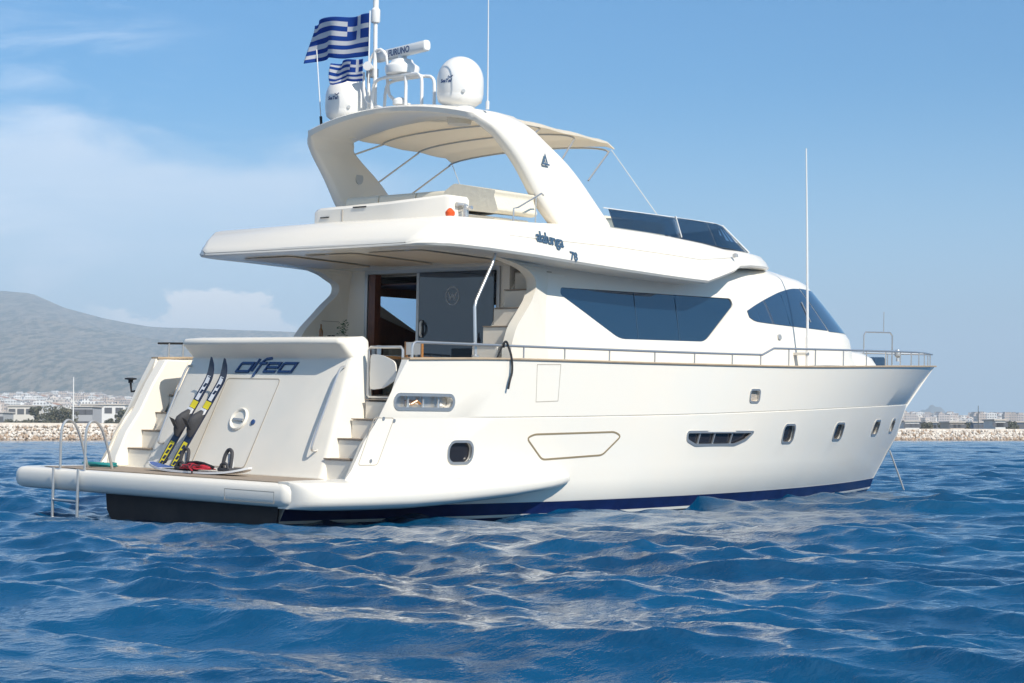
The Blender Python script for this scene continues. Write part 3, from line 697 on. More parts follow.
# --- transom block
TB = [(1.0, .80), (1.72, 2.42), (1.63, 2.66), (1.60, 2.80), (1.66, 2.865), (2.08, 2.90), (2.16, 2.84), (2.18, 1.9)]
def tx(z): return inter(z, [.8, 2.56], [1.0, 1.76])
def transom():
    prof = round_poly([(1.0, .78), (1.76, 2.56), (1.52, 2.79), (1.55, 2.865), (2.06, 2.905), (2.16, 2.84), (2.16, .78)], .035, 4)
    mb = MB(); rg = []
    def hw(z): return inter(z, [.8, 1.6, 2.5, 2.9], [2.10, 1.98, 1.88, 1.86])
    for s, ins in ((1, .10), (1, .03), (1, 0), (.5, 0), (0, 0), (-.5, 0), (-1, 0), (-1, .03), (-1, .10)):
        rg.append([(x+(ins*.8 if x < 1.9 and z > 2.57 else ins*.5 if x < 1.9 else -ins*.5), s*hw(z)-math.copysign(.10-ins if abs(s) == 1 else 0, s)*0-(s*ins*.0)+ (0 if abs(s) < 1 else s*(-.0)) + (s*(.08-ins*.8) if abs(s) == 1 else 0)*0 + (s*([.10, .03, 0].index(ins)*0)), z) for x, z in prof])
    # offsets in y for the rounded ends
    off = [.0, -.03, -.09, 0, 0, 0, -.09, -.03, 0]
    for r, d, s in zip(rg, off, (1, 1, 1, .5, 0, -.5, -1, -1, -1)):
        for i, (x, y, z) in enumerate(r): r[i] = (x, y+(d if s > 0 else -d), z)
    mb.loft(rg); t = part('transom', mb, M['gel2'], yacht, angle=42)
    return t
TRAN = transom()
def tfn(y, z, w): n = Vector((-.914, 0, .406)); p = Vector((tx(z), y, z))+n*w; return tuple(p)
outline(TRAN, 'garage_door_seam', round_poly([(.80, 2.24), (-.46, 2.24), (-.34, .88), (.92, .88)], .07), .016, tfn, .006, M['seam'])
q = MB(); c0 = Vector(tfn(.17, 1.61, 0)); n_ = Vector((-.914, 0, .406)); up_ = Vector((.406, 0, .914)); yy_ = Vector((0, 1, 0))
def disc(mb, c, r0, prof, n=28):
    rg = []
    for r, w in prof: rg.append([c+yy_*r*math.cos(2*math.pi*k/n)+up_*r*math.sin(2*math.pi*k/n)+n_*w for k in range(n)])
    mb.loft(rg)
disc(q, c0, .2, [(.19, -.01), (.19, .015), (.17, .03), (.15, .02), (.14, -.002), (.01, -.006)]); part('garage_handle', q, M['gel2'], TRAN, 'round recessed handle on the garage door')
part('lever', MB().add([tuple(c0+yy_*a+up_*b+n_*w) for w in (.004, .03) for a, b in ((-.12, -.04), (.12, -.02), (.12, .01), (-.12, .0))], [(0, 1, 2, 3), (7, 6, 5, 4), (0, 4, 5, 1), (1, 5, 6, 2), (2, 6, 7, 3), (3, 7, 4, 0)]), M['alu'], TRAN)
q = MB(); disc(q, Vector(tfn(-.18, 1.57, 0)), .05, [(.045, -.01), (.045, .012), (.03, .02)]); part('socket', q, M['letter'], TRAN)
# name on the transom
def name_letters():
    z0, s = 2.35, .13; h = s; w = .30
    def fn(x, y, t): return tfn(.63-x*.90-y*.55, z0+y, t)
    mb = []
    def st(pts, closed=False, k=0, ww=.034, m='letter'): mb.append((pts, closed, k, ww, m))
    x = 0
    def loop(x, wd=.27): return [(x, 0), (x, h*.86), (x+.02, h), (x+wd, h), (x+wd, 0)]
    letters = []
    letters.append([(loop(0, .32), True)])
    letters.append([([(.40, 0), (.40, h*1.5)], False)])
    letters.append([([(.53, -.08), (.53, h*1.25), (.58, h*1.5), (.72, h*1.62)], False), ([(.48, h*.98), (.66, h*.98)], False)])
    letters.append([([(1.02, 0), (.73, 0), (.73, h), (1.02, h), (1.02, h*.50), (.76, h*.50)], False)])
    letters.append([(loop(1.11, .32), True)])
    for L_ in letters:
        a = MB()
        for k, (p, c) in enumerate(L_): ribbon(a, p, .031, fn, .004+.002*k, .022, closed=c)
        part('letter', a, M['letter'], TRAN)
        b = MB()
        for k, (p, c) in enumerate(L_): ribbon(b, p, .048, fn, -.002+.0008*k, .006, closed=c)
        part('letter_edge', b, M['lettersilver'], TRAN)
name_letters()
# grab rails beside the stairs
for sg, nm in ((1, None), (-1, None)):
    y = sg*1.80
    pts = [(tx(2.42)+.02, y*1.0, 2.44), (tx(2.42)-.07, y, 2.43), (tx(2.3)-.10, y, 2.30), (tx(1.3)-.13, y, 1.30), (tx(1.2)-.10, y, 1.18), (tx(1.2)+.02, y, 1.20)]
    part('grab_rail', MB().tube(pts, .019, 10, smooth=2), M['steel'], yacht)
# stern gates
def gate(sg):
    y0, y1 = sg*2.02, sg*2.74; X = 1.98
    fr = MB().tube([(X, y0, 2.02), (X, y0, 2.70), (X, y0+sg*.04, 2.74), (X, y1-sg*.04, 2.74), (X, y1, 2.70), (X, y1, 2.02), (X, y1-sg*.04, 1.99), (X, y0+sg*.04, 1.99)], .021, 10, closed=True)
    g = part('stern_gate', fr, M['steel'], yacht); p = MB().prism(round_poly([(y0+sg*.05, 2.10), (y0+sg*.05, 2.64), (y0+sg*.30, 2.62), (y1-sg*.14, 2.52), (y1-sg*.11, 2.26), (y0+sg*.34, 2.13)], .08), lambda y, z, t: (X-.012+t, y, z), .024)
    part('gate_panel', p, M['gel'], g)
gate(-1)
# port quarter fittings: little rail and table top seen over the port stair
part('quarter_rail', MB().tube([(1.9, 2.93, 2.81), (2.62, 2.93, 2.83), (2.72, 2.93, 2.80), (2.75, 2.93, 2.70), (2.70, 2.93, 2.60)], .018, 8, smooth=1), M['black'], yacht)
for x in (2.12, 2.42): part('stanchion', MB().tube([(x, 2.93, 2.58), (x, 2.93, 2.82)], .02, 8), M['steel'], yacht)
part('winch', MB().lathe([(.07, 0), (.06, .03), (.04, .07), (.06, .13), (.07, .15), (.02, .16)], (3.0, 2.93, zc(2.4)+.03), 14), M['steel'], yacht)
part('stern_light', MB().lathe([(.04, 0), (.04, .05), (.10, .06), (.10, .08), (.03, .09)], (1.50, 3.12, 2.14), 12).tube([(1.62, 2.97, 2.02), (1.52, 3.12, 2.0), (1.50, 3.12, 2.15)], .02, 8), M['black'], yacht)

# ------------------------------------------------------------------ cockpit, deckhouse
part('cockpit_sole', MB().box((2.06, -2.8, 1.90), (5.5, 2.8, 1.95)), M['teakdeck'], yacht)
HL = [(1.95, 2.46, 17.6), (2.55, 2.45, 17.25), (3.0, 2.43, 16.85), (3.35, 2.38, 16.75), (3.5, 2.36, 16.55), (3.9, 2.29, 15.95), (4.25, 2.21, 15.42), (4.40, 2.14, 15.2), (4.47, 2.05, 15.05), (4.58, 1.86, 14.45), (4.70, 1.55, 13.9), (4.80, 1.20, 13.3), (4.85, .9, 12.7)]
def hb_(z): return inter(z, [l[0] for l in HL], [l[1] for l in HL])
def hf_(z): return inter(z, [l[0] for l in HL], [l[2] for l in HL])
XS = 9.6
def plan(t, z):                                            # t 0..1 from the aft corner to the centre of the front
    b, xf = hb_(z), hf_(z)
    if t < .4: return (5.5+(XS-5.5)*t/.4, b)
    s = (t-.4)/.6; a = s*math.pi/2; e = .80
    return (XS+(xf-XS)*math.sin(a)**e, b*math.cos(a)**.52 if a < math.pi/2-1e-6 else 0.)
def house_y(X, z):
    xf, b = hf_(z), hb_(z)
    if X <= XS: return b
    q = min(1, (X-XS)/(xf-XS)); a = math.asin(q**(1/.80)); return b*math.cos(a)**.52
def t_of(X, z):   # place along the plan curve
    if X <= XS: return (X-5.5)/(XS-5.5)*.4
    q = min(1, (X-XS)/(hf_(z)-XS)); return .4+.6*math.asin(q**(1/.80))/(math.pi/2)
def house():
    rg = []; T = list(np.linspace(0, .4, 12))+list(np.linspace(.4, .97, 34))[1:]+list(np.linspace(.97, 1, 10))[1:]
    zs = sorted(set([l[0] for l in HL]+[2.2, 2.8, 3.2, 3.7, 4.1]))
    for z in zs:
        h = [plan(t, z) for t in T]; ring = [(x, -y, z) for x, y in h]+[(x, y, z) for x, y in h[::-1][1:]]; rg.append(ring)
    return part('deckhouse', MB().loft(rg), M['gel'], yacht, angle=40)
HOUSE = house()
WIN = round_poly([(6.05, 3.86), (10.90, 3.93), (10.96, 3.80), (9.95, 3.10), (7.48, 3.06), (6.02, 3.74)], .16, 5)
cut(HOUSE, MB().box((5.62, -2.12, 1.97), (11.0, 2.12, 4.12)))
cut(HOUSE, MB().prism(WIN, lambda x, z, t: (x, -2.9+t, z), 5.8))
cut(HOUSE, MB().box((5.3, -1.40, 1.98), (5.9, 1.66, 4.14)))
cut(HOUSE, MB().box((5.2, -2.14, 1.96), (5.9, -1.66, 4.22)))
# salon window glass on each side, a little inside the wall face
for sg in (-1, 1):
    a = MB().prism(WIN, lambda x, z, t: (x, sg*(house_y(x, z)-.022-t), z), .012)
    g = part('salon_window', a, M['glass'] if sg < 0 else M['glassport'], HOUSE)
for x in (8.02, 9.2): part('pane_joint', MB().prism([(x, 3.09), (x+.009, 3.09), (x+.009, 3.86), (x, 3.86)], lambda a, b, t: (a, -(house_y(a, b)-.021+t), b), .004), M.get('joint') or M.setdefault('joint', mat('blue_grey_joint', (.05, .09, .14), .4)), HOUSE)
for x0, x1 in ((6.3, 7.3), (7.35, 8.3), (8.4, 9.3), (9.5, 10.7)):
    a = MB(); n = 24; a.loft([[(x0+(x1-x0)*i/n, -2.06+.03*math.sin(i*1.9), z) for i in range(n+1)] for z in (3.0, 4.05)], caps=False, closed=False)
    part('curtain', a, M['canvas'], HOUSE)
# pilothouse side windows and windscreen: dark glass skins on the curved body
def skin(x_or_t, zb, zt, out, rows=7, sg=-1, byt=False):
    ra = []
    for k in range(rows):
        r = []
        for x in x_or_t:
            z = zb(x)+(zt(x)-zb(x))*k/(rows-1)
            if byt: X, y = plan(x, z); X += out*math.sin(math.pi/2*x**3); y = y+out*(1-x**3)
            else: X = x; y = house_y(x, z)+out
            r.append((X, sg*y, z))
        ra.append(r)
    return ra
def pane(name, xs, zb, zt, parent, m, byt=False, sgs=(-1, 1), label=None):
    for sg in sgs:
        o = skin(xs, zb, zt, .014, sg=sg, byt=byt); i = skin(xs, zb, zt, -.03, sg=sg, byt=byt); mb = MB()
        n = len(xs); R_ = len(o); rings = []
        for j in range(n): rings.append([o[k][j] for k in range(R_)]+[i[k][j] for k in range(R_-1, -1, -1)])
        mb.loft(rings); part(name, mb, m, parent, label)
pw_t = lambda x: sm(x, [11.30, 11.75, 12.4, 13.1, 13.8, 14.6, 15.4], [3.72, 3.87, 4.04, 4.18, 4.26, 4.28, 4.28])
pw_b = lambda x: sm(x, [11.30, 11.50, 13, 15.4], [3.62, 3.54, 3.50, 3.47])
XM = lambda t: plan(t, 3.9)[0]
ta, tb_ = t_of(11.32, 3.9), t_of(14.10, 3.9)
pane('pilothouse_window', list(np.linspace(ta, tb_, 34)), lambda t: pw_b(XM(t)), lambda t: pw_t(XM(t)), HOUSE, mat('blue_black_glass', (.022, .055, .11), .06, coat=1.), byt=True)
M['glass2'] = bpy.data.materials['blue_black_glass']
for sg in (-1, 1): part('window_mullion', MB().tube([(12.9, sg*(house_y(12.9, 3.52)+.012), 3.52), (12.75, sg*(house_y(12.75, 4.1)+.012), 4.10)], .012, 6), M['glass2'], HOUSE)
t0 = tb_+.004
pane('windscreen', list(np.linspace(t0, .998, 26)), lambda t: 3.47, lambda t: 4.28, HOUSE, M['glass2'], byt=True)
for sg in (-1, 1):
    a = MB(); a.tube([(13.75, sg*(house_y(13.75, 3.62)+.03), 3.62), (13.55, sg*(house_y(13.55, 4.0)+.03), 4.0)], .012, 6); part('window_handle', a, M['alu'], HOUSE)
# foredeck trunk and its cover
def trunk():
    rg = []
    for z, b, xf in ((2.3, 1.75, 18.6), (2.75, 1.70, 18.4), (3.02, 1.62, 18.1), (3.12, 1.50, 17.8), (3.17, 1.2, 17.2)):
        h = [(15.0+(xf-15.0)*math.sin(a)**.8, b*math.cos(a)**.55) for a in np.linspace(0, math.pi/2-.001, 24)]
        rg.append([(x, -y, z) for x, y in h]+[(x, y, z) for x, y in h[::-1]])
    return part('foredeck_trunk', MB().loft(rg), M['gel'], yacht, angle=40)
trunk()
# wings that close the cockpit sides, curved aft edge
WG = round_poly([(4.0, 4.275), (4.55, 4.22), (5.0, 4.12), (5.30, 3.96), (5.30, 3.80), (5.02, 3.50), (4.64, 3.12), (4.52, 2.85), (4.50, 1.95), (5.75, 1.95), (5.75, 4.275)], .30, 6)
for sg in (-1, 1):
    a = MB().prism(WG, lambda x, z, t: (x, sg*(inter(x, [5.1, 5.75], [1, 0])*.17+inter(z, [1.95, 3.0, 4.2], [2.455, 2.425, 2.24])+.003-t), z), .20)
    part('cockpit_wing', a, M['gel2'], yacht, angle=30, bevel=.05)
part('locker_seam', MB().box((4.9, 2.19, 3.3), (5.3, 2.21, 3.31)), M['seam'], yacht)
# flybridge stair
for k in range(8):
    z = 2.23+.31*k; x0 = 4.83+(z-3.16)*.80
    if z > 4.1: break
    part('stair_step', MB().box((x0, -2.26, z-.31 if k else 1.95), (x0+.62, -1.70, z-.002)), M['gel2'], yacht, bevel=.015)
    part('stair_tread', MB().box((x0-.015, -2.25, z+.001), (x0+.30, -1.71, z+.016)), M['teakdeck'], yacht)
part('stair_side', MB().prism([(4.3, 1.95), (5.05, 3.16), (5.6, 3.9), (5.6, 1.95)], lambda x, z, t: (x, -1.70+t, z), .05), M['gel2'], yacht)
part('stair_side', MB().box((5.6, -1.64, 1.97), (6.6, -1.58, 4.2)), M['gel2'], yacht)
# salon door
def bd(y, z, t): return (5.48-t, y, z)
a = MB(); a.prism([(-1.47, 1.96), (1.73, 1.96), (1.73, 4.21), (-1.47, 4.21)], lambda y, z, t: (5.499-t, y, z), .035, holes=[[(-1.40, 1.99), (1.66, 1.99), (1.66, 4.14), (-1.40, 4.14)]])
DOOR = part('door_frame', a, M['alu'], HOUSE)
part('sliding_door', MB().box((5.42, -1.38, 1.99), (5.445, .34, 4.13)), M['glassdoor'], HOUSE, 'smoked glass sliding door leaf with a ring emblem')
part('door_leaf_edge', MB().box((5.415, .34, 1.99), (5.46, .40, 4.13)), M['alu'], HOUSE)
q = MB().tube([(5.42, .26, 3.04), (5.36, .24, 3.07), (5.34, .21, 3.17), (5.36, .24, 3.27), (5.42, .26, 3.30)], .022, 10, smooth=1); part('door_handle', q, M['paint'], HOUSE); part('handle_plate', MB().box((5.405, .22, 3.02), (5.419, .31, 3.32)), M['black'], HOUSE)
em = MB(); ribbon(em, [(-.45+.15*math.cos(a), 3.72+.15*math.sin(a)) for a in np.linspace(0, 2*math.pi, 33)[:-1]], .014, lambda y, z, t: (5.419-t, y, z), 0, .004, closed=True)
ribbon(em, [(-.36, 3.79), (-.40, 3.66), (-.45, 3.76), (-.50, 3.66), (-.54, 3.79)], .016, lambda y, z, t: (5.419-t, y, z), .0, .003)
ribbon(em, [(-.37, 3.70), (-.53, 3.74)], .010, lambda y, z, t: (5.419-t, y, z), .001, .004)
part('door_emblem', em, mat('etched_grey', (.5, .53, .56), .5), HOUSE)
part('door_jamb', MB().box((5.46, 1.46, 1.99), (5.60, 1.62, 4.13)), M['varnish2'] if 'varnish2' in M else M.setdefault('varnish2', mat('red_brown_wood', (.17, .055, .022), .35, noise=(6, (.11, .03, .014), .3, .7, (6, 6, 1)))), HOUSE)
# salon interior
part('salon_floor', MB().box((5.62, -2.1, 1.975), (10.98, 2.1, 2.0)), M['varnish2'], HOUSE)
part('salon_ceiling', MB().box((5.64, -2.1, 3.95), (10.98, 2.1, 3.98)), M['mahog'], HOUSE)
part('salon_panelling', MB().prism([(5.64, 2.0), (10.96, 2.0), (10.96, 3.95), (5.64, 3.95)], lambda x, z, t: (x, 2.08-t, z), .03, holes=[[(6.0, 3.80), (10.9, 3.80), (10.0, 3.12), (7.5, 3.05), (6.1, 3.45)]]), M['varnish2'], HOUSE)
part('salon_bulkhead', MB().box((10.9, -2.0, 2.0), (10.96, 2.0, 3.95)), M['varnish2'], HOUSE)
part('salon_sofa', MB().box((6.2, 1.2, 2.0), (8.8, 2.0, 2.45)).box((6.2, 1.8, 2.45), (8.8, 2.02, 2.9)), M['cushion'], HOUSE, bevel=.05)

# ------------------------------------------------------------------ flybridge moulding
# X, underside, top edge, half width low, half width high
FB = [ # X, zb, zt, half width at bottom, at top edge
 (2.36, 4.285, 4.33, 2.36, 2.30), (2.42, 4.275, 4.42, 2.56, 2.44), (2.60, 4.275, 4.58, 2.76, 2.58), (2.80, 4.275, 4.72, 2.87, 2.66), (3.0, 4.272, 4.765, 2.92, 2.72), (3.6, 4.265, 4.78, 2.94, 2.78), (4.7, 4.235, 4.80, 2.94, 2.80),
 (5.8, 4.19, 4.86, 2.94, 2.74), (6.8, 4.155, 4.91, 2.94, 2.66), (8.0, 4.12, 4.91, 2.94, 2.58), (8.8, 4.105, 4.90, 2.92, 2.50), (9.35, 4.10, 4.885, 2.90, 2.44), (9.9, 4.24, 4.87, 2.84, 2.38), (10.4, 4.36, 4.85, 2.72, 2.30),
 (10.85, 4.47, 4.84, 2.52, 2.18), (11.4, 4.52, 4.84, 2.36, 2.14), (12.0, 4.55, 4.84, 2.18, 2.00), (12.5, 4.57, 4.84, 1.98, 1.82), (12.9, 4.58, 4.83, 1.75, 1.58), (13.2, 4.60, 4.79, 1.42, 1.25), (13.4, 4.62, 4.72, 1.0, .85)]
def fly():
    xs = sorted(set([f[0] for f in FB]+[4.1, 5.2, 6.3, 7.4])); col = list(zip(*FB)); rg = []
    for X in xs:
        zb, zt, wb, wt = (inter(X, col[0], col[k]) for k in (1, 2, 3, 4)); h = zt-zb
        zs = zb+h*.52; gr = .018*min(1, max(0, (X-4.3)/.3))*min(1, max(0, (10.9-X)/.4))
        ws = wb+(wt-wb)*.35
        half = [(0, zb), (wb-.42, zb), (wb-.10, zb+.002), (wb-.03, zb+.012), (wb, zb+min(.05, h*.3)), (ws+.012, zs-.012), (ws+.012-gr, zs-.004), (ws-gr, zs+.008), (ws-.004, zs+.018), (wt+.05, zt-min(.08, h*.25)), (wt+.012, zt-min(.03, h*.1)), (wt-.06, zt), (0, zt+.02)]
        rg.append([(X, -y, z) for y, z in half]+[(X, y, z) for y, z in half[::-1][1:-1]])
    return part('flybridge_moulding', MB().loft(rg), M['gel'], yacht, angle=32)
FLY = fly()
for i, (x, y) in enumerate(((3.0, 1.8), (3.0, 0), (3.0, -1.8), (4.4, 1.5), (4.4, -1.2))):
    part('downlight', MB().lathe([(.07, -.012), (.07, 0), (.03, .004)], (x, y, 4.268 if x < 4 else 4.238), 16), M['steel'], FLY)
for k in range(3): part('headliner_panel', MB().prism(rrect(3.9, (-1.5, 0, 1.5)[k], 1.9, 1.2, .12), lambda x, y, t: (x, y, 4.262-.030*max(0, x-3.3)/1.+ -.022*(x > 9) - t), .012), mat('headliner', (.60, .50, .38), .35), FLY)
# support pole with the bend
part('support_pole', MB().tube([(3.42, -2.86, 2.66), (3.40, -2.84, 3.40), (3.44, -2.83, 3.50), (3.88, -2.74, 4.08), (3.97, -2.72, 4.26)], .026, 12), M['steel'], yacht)
part('pole_foot', MB().lathe([(.06, 0), (.06, .02), (.03, .03)], (3.42, -2.86, 2.64), 14), M['steel'], yacht)
# model name on the side
def fly_y(X, z):
    col = list(zip(*FB)); zb, zt, wb, wt = (inter(X, col[0], col[k]) for k in (1, 2, 3, 4)); zs = zb+(zt-zb)*.52; ws = wb+(wt-wb)*.35
    return inter(z, [zb+.05, zs, zt-.08], [wb, ws+.012, wt+.05])
def sf(x, y, z): X = 4.72+x; Z = 4.505+y-.085*x; return (X, -fly_y(X, Z)-.010-z, Z)
t = text_mb('alalunga', .25, sf, .008, .0035, 0, .92, sx=.93); part('side_name', t, M['lettersilver'], FLY)
t = text_mb('78', .19, lambda x, y, z: sf(x+.80, y-.17, z), .008, .003, 0, .95); part('side_number', t, M['lettersilver'], FLY)

# ------------------------------------------------------------------ flybridge fittings
def arch():
    # each leg swept up and aft, joined by a crowned beam; ring = cross-section in X, offset along the path
    path = []   # (y, z, xaft, xfwd, thickness)
    N_ = 40
    def leg(s): return (sm(s, [0, .45, .8, 1], [2.44, 2.36, 2.22, 1.96]), sm(s, [0, .45, .8, 1], [4.80, 5.75, 6.36, 6.60]), sm(s, [0, .2, .5, .75, 1], [5.90, 5.40, 4.92, 4.50, 4.22]), sm(s, [0, .25, .5, .78, 1], [7.42, 6.82, 6.25, 5.55, 5.30]))
    rows = [leg(s) for s in np.linspace(0, 1, 18)]
    beam = [(y, 6.60+.21*(1-(abs(y)/1.96)**2.2), 4.22+.12*(1-(y/1.96)**2)*-1, 5.30) for y in np.linspace(1.80, -1.80, 22)]
    pts = [(y, z, a, f) for y, z, a, f in rows]+beam+[(-y, z, a, f) for y, z, a, f in rows[::-1]]
    rg = []
    for i, (y, z, a, f) in enumerate(pts):
        p0 = pts[max(0, i-1)]; p1 = pts[min(len(pts)-1, i+1)]; d = Vector((p1[0]-p0[0], p1[1]-p0[1])).normalized(); n = Vector((d.y, -d.x))   # outward
        if n.x*y+n.y*(z-5) < 0: n = -n
        th = inter(abs(y), [0, 1.9, 2.3, 2.44], [.12, .17, .24, .26]); w = f-a; r = .09
        sec = [(a+r*.2, -.04), (a, -th*.35), (a+r*.3, -th*.85), (a+r, -th), (f-r, -th), (f-r*.3, -th*.85), (f, -th*.45), (f-r*.3, -.03), (f-r*1.4, 0), (a+w*.5, .02), (a+r*1.2, 0)]
        rg.append([(x, y+n.x*o, z+n.y*o) for x, o in sec])
    return part('radar_arch', MB().loft(rg), M['gel'], yacht, angle=50)
ARCH = arch()
part('speaker', MB().add(*(lambda c: ([tuple(c+Vector((.09*math.cos(a), w, .11*math.sin(a)+.0))) for w in (0, .03) for a in np.linspace(0, 2*math.pi, 21)[:-1]], [tuple(range(20)), tuple(range(20, 40))[::-1]]+[(i, (i+1) % 20, 20+(i+1) % 20, 20+i) for i in range(20)]))(Vector((5.62, 2.085, 5.88)))), M['alu'], ARCH)
lf = lambda x, z, t: (x, -(2.445-(z-5.45)*.13)-.004-t, z)
lg = MB(); ribbon(lg, [(5.42, 5.83), (5.49, 5.97), (5.53, 5.84)], .03, lf, 0, .008, closed=False); ribbon(lg, [(5.42, 5.83), (5.58, 5.82)], .03, lf, .002, .008); part('arch_emblem', lg, M['lettersilver'], ARCH)
# bimini: canvas and its bows
def bimini():
    mb = MB(); rg = []; nx, ny = 14, 20
    def P(i, j, o):
        u = i/nx; v = j/ny*2-1; X = 5.15+(7.85-5.15)*u; y = v*(1.93-.0*u); z = 6.62-.10*u+.15*(1-abs(v)**2.4)*(1-.5*u)-.018*math.sin(u*math.pi*3)**2-(.09 if i == nx else 0)
        if abs(v) > .97: z -= .05
        return (X, y, z+o)
    for i in range(nx+1): rg.append([P(i, j, 0) for j in range(ny+1)]+[P(i, j, -.025) for j in range(ny, -1, -1)])
    mb.loft(rg); return part('bimini_canvas', mb, M['awning'], yacht, 'cream canvas awning stretched forward of the arch', angle=60)
BIM = bimini()
for sg in (-1, 1):
    for x0, z0, x1 in ((6.6, 5.25, 5.95), (6.75, 5.1, 6.9), (7.1, 5.0, 7.75)):
        pass
def bow(xb, zb, xt, zt, yb=2.28):
    pts = [(xb, yb, zb), (xb+(xt-xb)*.85, 1.98, zb+(zt-zb)*.86), (xt, 1.80, zt+.02), (xt, 1.1, zt+.12), (xt, 0, zt+.155), (xt, -1.1, zt+.12), (xt, -1.80, zt+.02), (xb+(xt-xb)*.85, -1.98, zb+(zt-zb)*.86), (xb, -yb, zb)]
    part('bimini_bow', MB().tube(pts, .018, 8, smooth=2), M['steel'], yacht)
def brace(a, b):
    for sg in (-1, 1): part('awning_strut', MB().tube([(a[0], sg*a[1], a[2]), (b[0], sg*b[1], b[2])], .016, 8), M['steel'], yacht)
def bow(X, z, y0=1.86):
    pts = [(X, y0*math.cos(a), z+.16*math.sin(a)) for a in np.linspace(0, math.pi, 17)]; part('bimini_bow', MB().tube(pts, .017, 8), M['steel'], yacht)
bow(5.95, 6.50); bow(6.85, 6.44); bow(7.72, 6.30, 1.9)
brace((5.25, 2.12, 6.20), (5.95, 1.86, 6.50)); brace((5.95, 2.18, 5.72), (6.85, 1.86, 6.44)); brace((6.95, 2.1, 5.72), (7.75, 1.9, 6.32))
for sg in (-1, 1):
    part('awning_strap', MB().tube([(7.80, sg*1.9, 6.35), (9.05, sg*2.25, 5.0)], .008, 5), M['paint'], yacht)
    part('strap_base', MB().lathe([(.03, 0), (.02, .08)], (9.05, sg*2.25, 4.9), 8), M['steel'], yacht)
# flybridge coaming screen
def screen():
    for sg in (-1, 1):
        def rim(x): return inter(x, [6.9, 8, 9, 10, 11, 11.95, 12.6], [2.54, 2.48, 2.40, 2.30, 2.15, 1.92, 1.60])
        def zbm(x): return inter(x, [6.9, 8.8, 10.8, 12.6], [4.93, 4.92, 4.86, 4.86])
        for k, (x0, x1) in enumerate(((7.15, 9.2), (9.24, 11.95))):
            mb = MB(); rg = []
            for x in np.linspace(x0, x1, 10):
                lean = .0; zt = inter(x, [7.15, 9.2, 11.95], [5.24, 5.28, 5.31]); xt = x-(0 if x < 10.6 else (x-10.6)*.50)
                y = rim(x); rg.append([(x, sg*y, zbm(x)), (xt, sg*(y-.13), zt), (xt, sg*(y-.142), zt), (x, sg*(y-.012), zbm(x))])
            mb.loft(rg); part('flybridge_screen', mb, M['acrylic'], FLY)
        part('screen_post', MB().tube([(9.22, sg*(rim(9.22)+.01), 4.92), (9.20, sg*(rim(9.2)-.12), 5.30)], .014, 8), M['alu'], FLY)
        part('screen_post', MB().tube([(11.97, sg*(rim(11.95)+.0), 4.86), (11.28, sg*(rim(11.95)-.13), 5.32)], .016, 8), M['paint'], FLY)
        part('screen_rim', MB().tube([(7.0, sg*(2.40), 5.25), (9.0, sg*(rim(9)-.135), 5.275), (10.6, sg*(rim(10.6)-.14), 5.30), (11.28, sg*(rim(11.95)-.13), 5.315)], .010, 8), M['paint'] if sg < 0 else M['paint'], FLY)
        a = MB().box((6.9, sg*2.30, 4.85), (7.9, sg*2.36, 5.24)) if False else None
    mb = MB(); rg = []
    for v in np.linspace(-1, 1, 21):
        y = v*1.92; xb = 11.97+.80*(1-v*v)**.8; xt = 11.28+.75*(1-v*v)**.8; yt = v*1.79
        rg.append([(xb, y, 4.865), (xt, yt, 5.30), (xt-.012, yt, 5.30), (xb-.012, y, 4.865)])
    mb.loft(rg); part('flybridge_windscreen', mb, M['acrylic'], FLY)
screen()
part('helm_console', MB().prism(round_poly([(9.9, 4.86), (10.0, 5.2), (10.5, 5.28), (11.1, 4.95), (11.1, 4.86)], .06), lambda x, z, t: (x, .2+t, z), 1.3), M['gel2'], yacht)
part('helm_seat', MB().box((8.6, .3, 4.88), (9.2, 1.4, 5.12)).box((8.55, .3, 5.121), (8.75, 1.4, 5.2)), M['cushion'], yacht, bevel=.03)
part('side_seat', MB().box((7.3, -2.2, 4.90), (9.0, -1.7, 5.16)), M['cushion'], yacht, bevel=.04)
# wrap-around settee aft on the flybridge
def settee():
    s = part('settee', MB().box((4.6, -.9, 4.74), (5.5, 1.25, 5.02)), M['cushion'], yacht, 'cream settee across the after flybridge', bevel=.05)
    for y0, y1 in ((.5, 1.28), (-.38, .48), (-1.22, -.40)):
        part('seat_back', MB().prism(round_poly([(4.50, 4.98), (4.55, 5.38), (4.72, 5.41), (4.86, 5.35), (4.95, 4.98)], .05), lambda x, z, t: (x, y0+t, z), y1-y0-.01), M['cushion'], s, bevel=.03)
    # sun pad with raised, overhanging cushions toward starboard
    part('sunpad', MB().prism(round_poly([(-1.20, 5.02), (-1.22, 5.34), (-1.45, 5.46), (-2.36, 5.30), (-2.32, 5.22), (-2.42, 4.98), (-2.3, 4.94), (-1.5, 5.04)], .05), lambda y, z, t: (4.35+t, y, z), .95), M['cushion'], s, bevel=.04)
    part('sunpad_base', MB().prism(round_poly([(-.74, 4.98), (-1.3, 5.0), (-2.26, 4.89), (-2.26, 4.86), (-.74, 4.80)], .03), lambda y, z, t: (4.45+t, y, z), .8), M['gel2'], s)
settee()
